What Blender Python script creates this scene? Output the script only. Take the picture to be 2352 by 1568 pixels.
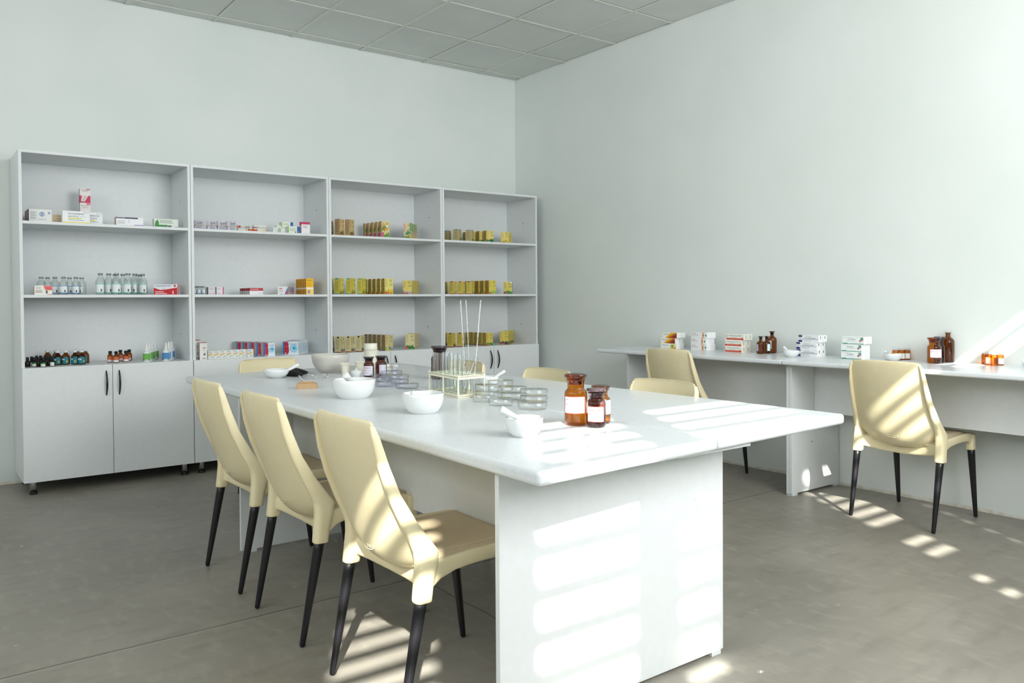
import bpy, bmesh, math, random
from mathutils import Vector, Matrix
for _o in list(bpy.data.objects): bpy.data.objects.remove(_o, do_unlink=True)
SC = bpy.context.scene
COL = SC.collection
R = math.radians

# ---------------------------------------------------------------- camera
cam_d = bpy.data.cameras.new('camera')
cam = bpy.data.objects.new('camera', cam_d); COL.objects.link(cam)
cam.location = (-4.7065, -5.9867, 1.161)
def cam_matrix(yaw, pitch, roll):
    y, p, r = R(yaw), R(pitch), R(roll)
    f = Vector((-math.sin(y)*math.cos(p), math.cos(y)*math.cos(p), math.sin(p)))
    rt = Vector((math.cos(y), math.sin(y), 0)); up = rt.cross(f)
    r2 = rt*math.cos(r)+up*math.sin(r); u2 = up*math.cos(r)-rt*math.sin(r)
    return Matrix((r2, u2, -f)).transposed()
cam.rotation_euler = cam_matrix(-36.0108, -0.9976, -0.4167).to_euler()
cam_d.sensor_fit = 'HORIZONTAL'; cam_d.sensor_width = 36
cam_d.lens = 1844.5763/2352*36
cam_d.shift_x = 59.886/2352; cam_d.shift_y = -62.109/2352
cam_d.clip_start = 0.05
SC.camera = cam
SC.cycles.transparent_max_bounces = 96

# ---------------------------------------------------------------- world, sun, added fill lights, exposure
SC.view_settings.view_transform = 'Standard'
SC.view_settings.look = 'None'
SC.view_settings.gamma = 1
SC.view_settings.use_curve_mapping = False
SC.view_settings.exposure = 0.62
W = bpy.data.worlds.new('world'); SC.world = W; W.use_nodes = True
W.node_tree.nodes['Background'].inputs[0].default_value = (0.62, 0.80, 1.0, 1)
W.node_tree.nodes['Background'].inputs[1].default_value = 1.0
SUN_DIR = Vector((0.60, 1.0, -0.86))
sd = bpy.data.lights.new('sun', 'SUN'); sd.energy = 18.0; sd.angle = R(0.8); sd.color = (1.0, 0.97, 0.90)
so = bpy.data.objects.new('sun', sd); COL.objects.link(so)
so.rotation_euler = SUN_DIR.to_track_quat('-Z', 'Y').to_euler()
# added fill lights along the wall behind the camera, over openings and solid wall: (x0, x1)
WALL_Y = -6.5
# (x0, x1, z0, z1) of every opening; the slats run through all of them
WINDOWS = [(-5.40, -4.95, 1.50, 2.87), (-4.70, -4.26, 1.50, 3.02), (-4.12, -3.45, 2.45, 3.02), (-4.12, -3.88, 1.50, 2.44),
           (-2.40, -2.03, 2.25, 3.02), (-2.40, -2.13, 1.88, 2.24), (-2.42, -2.27, 1.50, 1.87), (-1.78, -1.70, 1.72, 2.44), (-1.86, -1.14, 2.82, 3.10)]
for a, b, e in [(-6.75, -4.95, 14), (-4.70, -3.45, 3), (-3.00, -1.20, 66), (-1.10, -0.20, 4)]:
    ld = bpy.data.lights.new('window_daylight', 'AREA'); ld.shape = 'RECTANGLE'
    ld.size = b-a; ld.size_y = 1.7; ld.energy = e; ld.color = (0.99, 0.995, 1.0)
    lo = bpy.data.objects.new('window_daylight', ld); COL.objects.link(lo)
    lo.location = ((a+b)/2, WALL_Y+0.10, 2.15)
    lo.rotation_euler = (R(90), 0, 0)

# added fill light in front of the side window's opaque blinds, brightens the right wall
ld = bpy.data.lights.new('window_daylight', 'AREA'); ld.shape = 'RECTANGLE'
ld.size = 4.2; ld.size_y = 1.0; ld.energy = 36; ld.color = (0.99, 0.995, 1.0)
lo = bpy.data.objects.new('window_daylight', ld); COL.objects.link(lo)
lo.location = (-6.96, -3.9, 2.55); lo.rotation_euler = (R(90), 0, R(-90))

# ---------------------------------------------------------------- materials
def lin(c):
    return tuple(((x/255.0+0.055)/1.055)**2.4 if x/255.0 > 0.04045 else x/255.0/12.92 for x in c)
MATS = {}
def mat(name, rgb, rough=0.5, metal=0.0, trans=0.0, ior=1.45, coat=0.0, spec=0.5):
    if name in MATS: return MATS[name]
    m = bpy.data.materials.new(name); m.use_nodes = True
    b = m.node_tree.nodes['Principled BSDF']
    b.inputs['Base Color'].default_value = (*lin(rgb), 1)
    b.inputs['Roughness'].default_value = rough
    b.inputs['Metallic'].default_value = metal
    b.inputs['Transmission Weight'].default_value = trans
    b.inputs['IOR'].default_value = ior
    b.inputs['Coat Weight'].default_value = coat
    b.inputs['Specular IOR Level'].default_value = spec
    MATS[name] = m; return m
def noise_mat(name, c1, c2, scale=6, rough=0.6, bump=0.0, bscale=40, detail=6, rough2=None, stretch=(1,1,1), spec=0.5):
    m = mat(name, c1, rough, spec=spec); nt = m.node_tree; N = nt.nodes; L = nt.links
    b = N['Principled BSDF']
    tc = N.new('ShaderNodeTexCoord'); mp = N.new('ShaderNodeMapping'); mp.inputs['Scale'].default_value = stretch
    L.new(tc.outputs['Object'], mp.inputs['Vector'])
    n = N.new('ShaderNodeTexNoise'); n.inputs['Scale'].default_value = scale; n.inputs['Detail'].default_value = detail
    L.new(mp.outputs[0], n.inputs['Vector'])
    r = N.new('ShaderNodeValToRGB'); r.color_ramp.elements[0].position = 0.3; r.color_ramp.elements[1].position = 0.7
    r.color_ramp.elements[0].color = (*lin(c1), 1); r.color_ramp.elements[1].color = (*lin(c2), 1)
    L.new(n.outputs['Fac'], r.inputs[0]); L.new(r.outputs[0], b.inputs['Base Color'])
    if rough2 is not None:
        mr = N.new('ShaderNodeMapRange'); mr.inputs['To Min'].default_value = rough; mr.inputs['To Max'].default_value = rough2
        L.new(n.outputs['Fac'], mr.inputs['Value']); L.new(mr.outputs[0], b.inputs['Roughness'])
    if bump:
        n2 = N.new('ShaderNodeTexNoise'); n2.inputs['Scale'].default_value = bscale; n2.inputs['Detail'].default_value = 4
        L.new(mp.outputs[0], n2.inputs['Vector'])
        bp = N.new('ShaderNodeBump'); bp.inputs['Strength'].default_value = bump; bp.inputs['Distance'].default_value = 0.01
        L.new(n2.outputs['Fac'], bp.inputs['Height']); L.new(bp.outputs[0], b.inputs['Normal'])
    return m
WHITE_WALL = noise_mat('wall_paint', (222,229,225), (229,234,231), 1.3, 0.85, bump=0.12, bscale=14)
PANEL = noise_mat('white_laminate', (223,228,229), (227,231,232), 30, 0.42)
TOP = noise_mat('worktop_laminate', (218,224,227), (225,230,233), 90, 0.2, rough2=0.27)
CREAM = noise_mat('cream_plastic', (229,217,178), (233,221,183), 20, 0.42, bump=0.03, bscale=500)
BLACKLEG = mat('black_metal', (22,22,26), 0.38, spec=0.5)
PAD = noise_mat('tan_leatherette', (202,184,152), (208,190,158), 60, 0.55, bump=0.1, bscale=300)
STITCH = mat('pale_thread', (225,215,190), 0.8)
CHROME = mat('chrome', (205,205,205), 0.16, 1.0)
BLACKP = mat('black_rubber', (18,18,18), 0.55)
HANDLE = mat('dark_handle_metal', (52,48,46), 0.3, 0.6)
PORC = mat('white_porcelain', (226,230,230), 0.14, coat=0.3)
PORC2 = mat('unglazed_base', (205,185,165), 0.6)
STONE = noise_mat('grey_stoneware', (196,194,186), (206,204,197), 12, 0.3)
CREAMCER = mat('cream_ceramic', (232,230,214), 0.3)
IVORY = mat('ivory_plastic', (238,235,210), 0.4)
def thin(name, tint, ior=1.45, rough=0.02, edge=None):
    """thin-walled glass: clear or tinted transmission under a Fresnel reflection"""
    m = bpy.data.materials.new(name); m.use_nodes = True; nt = m.node_tree; nt.nodes.clear(); N = nt.nodes; L = nt.links
    o = N.new('ShaderNodeOutputMaterial'); t = N.new('ShaderNodeBsdfTransparent'); g = N.new('ShaderNodeBsdfGlossy')
    t.inputs['Color'].default_value = (*tint, 1); g.inputs['Roughness'].default_value = rough
    # Schlick reflectance, the same from both sides of the thin wall
    lw = N.new('ShaderNodeLayerWeight'); lw.inputs['Blend'].default_value = 0.5
    pw = N.new('ShaderNodeMath'); pw.operation = 'POWER'; pw.inputs[1].default_value = 3.0; L.new(lw.outputs['Facing'], pw.inputs[0])
    f = N.new('ShaderNodeMath'); f.operation = 'MULTIPLY_ADD'; f.inputs[1].default_value = 0.85; f.inputs[2].default_value = ((ior-1)/(ior+1))**2
    # light crosses more glass where the wall is seen edge-on
    tm = N.new('ShaderNodeMix'); tm.data_type = 'RGBA'; p2 = N.new('ShaderNodeMath'); p2.operation = 'POWER'; p2.inputs[1].default_value = 2.2
    L.new(lw.outputs['Facing'], p2.inputs[0]); L.new(p2.outputs[0], tm.inputs['Factor'])
    tm.inputs[6].default_value = (*tint, 1); tm.inputs[7].default_value = (*(edge or [(x**3)*.62 for x in tint]), 1); L.new(tm.outputs[2], t.inputs['Color'])
    L.new(pw.outputs[0], f.inputs[0]); mx = N.new('ShaderNodeMixShader')
    L.new(f.outputs[0], mx.inputs[0]); L.new(t.outputs[0], mx.inputs[1]); L.new(g.outputs[0], mx.inputs[2]); L.new(mx.outputs[0], o.inputs[0])
    MATS[name] = m; return m
AMBER = thin('amber_glass', (0.84, 0.46, 0.08), edge=(.36,.10,.015))
AMBERD = thin('dark_amber_glass', (0.40, 0.24, 0.21))
BROWN = thin('brown_bottle_glass', (0.52, 0.27, 0.08))
DARKB = mat('dark_bottle_glass', (30,20,14), 0.1, trans=0.2)
LIDP = mat('dark_plum_stopper', (58,44,48), 0.08, coat=0.5)
CLEAR = thin('clear_glass', (0.985, 0.99, 0.987), 1.45, edge=(.94,.96,.95))
CLEARP = thin('clear_polystyrene', (0.95, 0.955, 0.98), 1.5, edge=(.91,.91,.95))
PIPEGL = thin('pipette_glass', (0.82, 0.85, 0.84), 2.1, edge=(.55,.58,.57))
STOPA = thin('amber_stopper_glass', (0.60, 0.24, 0.10), 1.6, edge=(.10,.03,.02))
TUBEGL = thin('test_tube_glass', (0.90, 0.925, 0.92), 1.75, edge=(.62,.66,.64))
FOGGY = thin('pale_bottle_glass', (0.92, 0.95, 0.94), 1.45, 0.08, edge=(.72,.78,.76))
SILVER = mat('silver_cap', (168,170,172), 0.35, 0.8)
KRAFT = mat('kraft_paper', (186,154,116), 0.8)
HOLE = mat('dark_hole', (40,32,26), 0.8)
def ink(rgb, rough=0.5):
    return mat('ink_%02x%02x%02x' % tuple(rgb), rgb, rough)

# ---------------------------------------------------------------- mesh builder
class MB:
    def __init__(s): s.v = []; s.f = []; s.m = []; s.mats = []; s.sm = []
    def mi(s, m):
        if m not in s.mats: s.mats.append(m)
        return s.mats.index(m)
    def face(s, idx, m, smooth=False): s.f.append(idx); s.m.append(s.mi(m)); s.sm.append(smooth)
    def poly(s, pts, m, smooth=False):
        b = len(s.v); s.v += [tuple(p) for p in pts]; s.face(list(range(b, b+len(pts))), m, smooth)
    def box(s, x0, x1, y0, y1, z0, z1, m):
        b = len(s.v)
        s.v += [(x0,y0,z0),(x1,y0,z0),(x1,y1,z0),(x0,y1,z0),(x0,y0,z1),(x1,y0,z1),(x1,y1,z1),(x0,y1,z1)]
        for q in ((0,3,2,1),(4,5,6,7),(0,1,5,4),(1,2,6,5),(2,3,7,6),(3,0,4,7)):
            s.face([b+i for i in q], m)
        return s
    def lathe(s, prof, m, n=32, c=(0,0,0), cap0=False, cap1=False, smooth=True):
        """prof: list of (r, z)"""
        b = len(s.v)
        for r, z in prof:
            for i in range(n):
                a = 2*math.pi*i/n; s.v.append((c[0]+r*math.cos(a), c[1]+r*math.sin(a), c[2]+z))
        for k in range(len(prof)-1):
            for i in range(n):
                j = (i+1) % n
                s.face([b+k*n+i, b+k*n+j, b+(k+1)*n+j, b+(k+1)*n+i], m, smooth)
        if cap0: s.face([b+i for i in range(n)][::-1], m)
        if cap1: s.face([b+(len(prof)-1)*n+i for i in range(n)], m)
        return s
    def loft(s, secs, m, close=True, caps=True, smooth=True):
        b = len(s.v); n = len(secs[0])
        for sec in secs: s.v += [tuple(p) for p in sec]
        for k in range(len(secs)-1):
            for i in range(n if close else n-1):
                j = (i+1) % n
                s.face([b+k*n+i, b+k*n+j, b+(k+1)*n+j, b+(k+1)*n+i], m, smooth)
        if caps:
            s.face([b+i for i in range(n)][::-1], m); s.face([b+(len(secs)-1)*n+i for i in range(n)], m)
        return s
    def tube(s, pts, rad, m, n=10, caps=True):
        if not isinstance(rad, (list, tuple)): rad = [rad]*len(pts)
        pts = [Vector(p) for p in pts]; secs = []
        up = Vector((0,0,1))
        d0 = (pts[1]-pts[0]).normalized()
        if abs(d0.dot(up)) > 0.8: up = Vector((1,0,0))
        a = d0.cross(up).normalized()
        for i, p in enumerate(pts):
            d = (pts[min(i+1, len(pts)-1)]-pts[max(i-1, 0)]).normalized()
            a = (a-d*a.dot(d)).normalized(); bb = a.cross(d).normalized()
            secs.append([p+(a*math.cos(2*math.pi*k/n)+bb*math.sin(2*math.pi*k/n))*rad[i] for k in range(n)])
        return s.loft(secs, m, caps=caps)
    def mesh(s, name):
        me = bpy.data.meshes.new(name); me.from_pydata(s.v, [], s.f)
        for m in s.mats: me.materials.append(m)
        me.polygons.foreach_set('material_index', s.m); me.polygons.foreach_set('use_smooth', s.sm)
        bm = bmesh.new(); bm.from_mesh(me); bmesh.ops.recalc_face_normals(bm, faces=bm.faces[:])
        bm.to_mesh(me); bm.free(); me.update()
        return me
    def build(s, name, parent=None, loc=None, rot=None):
        return link(name, s.mesh(name), parent, loc, rot)
def link(name, me, parent=None, loc=None, rot=None):
    o = bpy.data.objects.new(name, me); COL.objects.link(o)
    if parent: o.parent = parent
    if loc is not None: o.location = loc
    if rot is not None: o.rotation_euler = rot
    return o
def bevel(o, w, seg=2):
    md = o.modifiers.new('bevel', 'BEVEL'); md.width = w; md.segments = seg; md.limit_method = 'ANGLE'
    return o
def tag(o, label, cat, group=None):
    o['label'] = label; o['category'] = cat
    if group: o['group'] = group
    return o
def struct(o): o['kind'] = 'structure'; return o
def thing(name, label, cat, loc=(0,0,0), rz=0, group=None, rot=None):
    o = bpy.data.objects.new(name, None); COL.objects.link(o); o.empty_display_size = 0.05
    o.location = loc; o.rotation_euler = rot if rot else (0, 0, rz)
    return tag(o, label, cat, group)
def dup(root, label, loc, rz=None, rot=None, group=None):
    r = root.copy(); COL.objects.link(r); r.location = loc
    if rz is not None: r.rotation_euler = (0, 0, rz)
    if rot is not None: r.rotation_euler = rot
    r['label'] = label
    if group: r['group'] = group
    for ch in list(root.children):
        c = ch.copy(); COL.objects.link(c); c.parent = r
        for g in list(ch.children):
            d = g.copy(); COL.objects.link(d); d.parent = c
    return r
def bake(o):
    """replace an object's mesh by its modified mesh"""
    dg = bpy.context.evaluated_depsgraph_get(); ev = o.evaluated_get(dg)
    me = bpy.data.meshes.new_from_object(ev); old = o.data; o.modifiers.clear(); o.data = me
    return o

# ---------------------------------------------------------------- printed matter
TXT = {}
def text_geo(s, bold=False):
    """flat text as (verts, faces), normalised to width 1"""
    if s in TXT: return TXT[s]
    cu = bpy.data.curves.new('t', 'FONT'); cu.body = s; cu.resolution_u = 1
    if bold: cu.offset = 0.02
    o = bpy.data.objects.new('t', cu); COL.objects.link(o)
    dg = bpy.context.evaluated_depsgraph_get(); me = bpy.data.meshes.new_from_object(o.evaluated_get(dg))
    vs = [(v.co.x, v.co.y) for v in me.vertices]; fs = [list(p.vertices) for p in me.polygons]
    bpy.data.objects.remove(o); bpy.data.meshes.remove(me); bpy.data.curves.remove(cu)
    if not vs: TXT[s] = ([], [], 1); return TXT[s]
    x0 = min(a for a, b in vs); x1 = max(a for a, b in vs); y0 = min(b for a, b in vs); y1 = max(b for a, b in vs)
    w = max(x1-x0, 1e-6)
    TXT[s] = ([((a-x0)/w, (b-y0)/w) for a, b in vs], fs, (y1-y0)/w); return TXT[s]
def decal(mb, mp, W_, H_, items, off=0.0004):
    """mp(x, y, off) -> 3d, x in 0..W_, y in 0..H_.  items in fractions of the face"""
    k = 0
    for it in items:
        k += 1; o = off+0.00008*k
        t = it[0]
        if t == 'r':      # rectangle
            _, x0, y0, x1, y1, c = it; n = 8 if mp.__name__ == 'cyl' else 1
            for i in range(n):
                a = x0+(x1-x0)*i/n; b = x0+(x1-x0)*(i+1)/n
                mb.poly([mp(a*W_, y0*H_, o), mp(b*W_, y0*H_, o), mp(b*W_, y1*H_, o), mp(a*W_, y1*H_, o)], ink(c))
        elif t == 'p':    # polygon
            mb.poly([mp(a*W_, b*H_, o) for a, b in it[1]], ink(it[2]))
        elif t == 'c':    # disc: cx, cy, radius (of width), colour
            _, cx, cy, r, c = it
            mb.poly([mp(cx*W_+r*W_*math.cos(a*math.pi/8), cy*H_+r*W_*math.sin(a*math.pi/8), o) for a in range(16)], ink(c))
        elif t == 'ring':
            _, cx, cy, r, r2, c = it
            for a in range(16):
                q = [(r, a), (r, a+1), (r2, a+1), (r2, a)]
                mb.poly([mp(cx*W_+rr*W_*math.cos(aa*math.pi/8), cy*H_+rr*W_*math.sin(aa*math.pi/8), o) for rr, aa in q], ink(c))
        elif t == 't':    # text: string, x0, y0 (lower left), width, colour, [vertical]
            s, x0, y0, w, c = it[1:6]; vert = len(it) > 6 and it[6]
            vs, fs, asp = text_geo(s); base = len(mb.v)
            hs = it[7] if len(it) > 7 else 1.0
            for a, b in vs:
                if vert: px, py = x0*W_-b*w*H_*hs, y0*H_+a*w*H_
                else: px, py = x0*W_+a*w*W_, y0*H_+b*w*W_*hs
                mb.v.append(tuple(mp(px, py, o)))
            for f in fs: mb.face([base+i for i in f], ink(c))
        elif t == 'plant':  # x0, x1, y0, height, colours, seed
            _, x0, x1, y0, h, cols, seed = it; rd = random.Random(seed)
            n = 15; a = lambda v, m=.99: min(max(v, 0.008), m)
            for i in range(n):
                cx = x0+(x1-x0)*(i+0.5)/n; hh = h*rd.uniform(0.35, 0.95); ang = rd.uniform(.5, 2.6); c = rd.choice(cols)
                lw, ll = (x1-x0)/n*rd.uniform(.7, 1.25), hh*H_/W_*.55; ox, oy = cx, y0+hh*.5; pts = []
                for q in range(8):
                    e, g = ll*math.cos(q*math.pi/4), lw*math.sin(q*math.pi/4)*(.6 if q in (1, 7) else 1)
                    pts.append(mp(a(ox+e*math.cos(ang)-g*math.sin(ang))*W_, a(oy+(e*math.sin(ang)+g*math.cos(ang))*W_/H_)*H_, o+i*0.00001))
                mb.poly(pts, ink(c))
        elif t == 'lines':  # x0, x1, y0, y1, n, colour : rows of tiny print
            _, x0, x1, y0, y1, n, c = it; rd = random.Random(n)
            for i in range(n):
                yy = y0+(y1-y0)*(i+.5)/n; hh = (y1-y0)/n*0.38; xx = x1-(x1-x0)*rd.uniform(0, .35)
                mb.poly([mp(x0*W_, (yy-hh/2)*H_, o), mp(xx*W_, (yy-hh/2)*H_, o), mp(xx*W_, (yy+hh/2)*H_, o), mp(x0*W_, (yy+hh/2)*H_, o)], ink(c))
BOXM = {}
def box_mesh(style, w, d, h):
    key = (style, round(w, 3), round(d, 3), round(h, 3))
    if key in BOXM: return BOXM[key]
    st = STYLES[style]; mb = MB(); mb.box(0, w, 0, d, 0, h, ink(st['base']))
    if 'side' in st:
        for nm in ('L', 'R'): st.setdefault(nm, []); 
        st = dict(st); st['L'] = [('r', 0, 0, 1, 1, st['side'])]+list(st['L']); st['R'] = [('r', 0, 0, 1, 1, st['side'])]+list(st['R'])
    def front(x, y, o): return (x, -o, y)
    def left(x, y, o): return (-o, d-x, y)
    def right(x, y, o): return (w+o, x, y)
    def top(x, y, o): return (x, y, h+o)
    decal(mb, front, w, h, st.get('F', [])); decal(mb, left, d, h, st.get('L', []))
    decal(mb, right, d, h, st.get('R', [])); decal(mb, top, w, d, st.get('T', []))
    me = mb.mesh(st.get('name', 'medicine_box')); BOXM[key] = me; return me

G1, G2, G3 = (52,130,60), (28,96,48), (130,170,60)
def tea(base, side, tab, band, plants, seed, title='ФІТОЧАЙ', sub=('ЧАЙ', 'ТРАВ\'ЯНИЙ'), tcol=(190,92,48), ribbon=(206,40,44), extra=()):
    F = [('t', title, .20, .48, .46, tcol, True, 1.0), ('t', 'КАРПАТ', .30, .60, .32, tcol, True, .8),
         ('ring', .72, .86, .14, .11, (88,140,72)), ('plant', .66, .78, .83, .06, [G1, G2], seed+7),
         ('t', sub[0], .62, .60, .30, (80,60,40)), ('t', sub[1], .52, .53, .42, (80,60,40)),
         ('plant', .04, .96, 0.02, .36, plants, seed), ('plant', .0, .97, 0.0, .22, plants, seed+1)]
    if ribbon: F += [('r', .04, .03, .72, .12, ribbon), ('t', 'МАСА 50 Г', .18, .05, .45, (245,235,230))]
    L = [('lines', .15, .85, .2, .82, 14, tuple(int(x*.72) for x in side)), ('r', .36, .90, .66, 1, tab),
         ('r', 0, 0, 1, .05, band)]
    return dict(base=base, side=side, F=F+list(extra), L=L, R=[('lines', .2, .8, .3, .8, 10, tuple(int(x*.8) for x in side))], name='tea_box')
YB, YS = (222,206,110), (186,164,78)
KB, KS = (214,196,140), (178,150,112)
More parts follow.
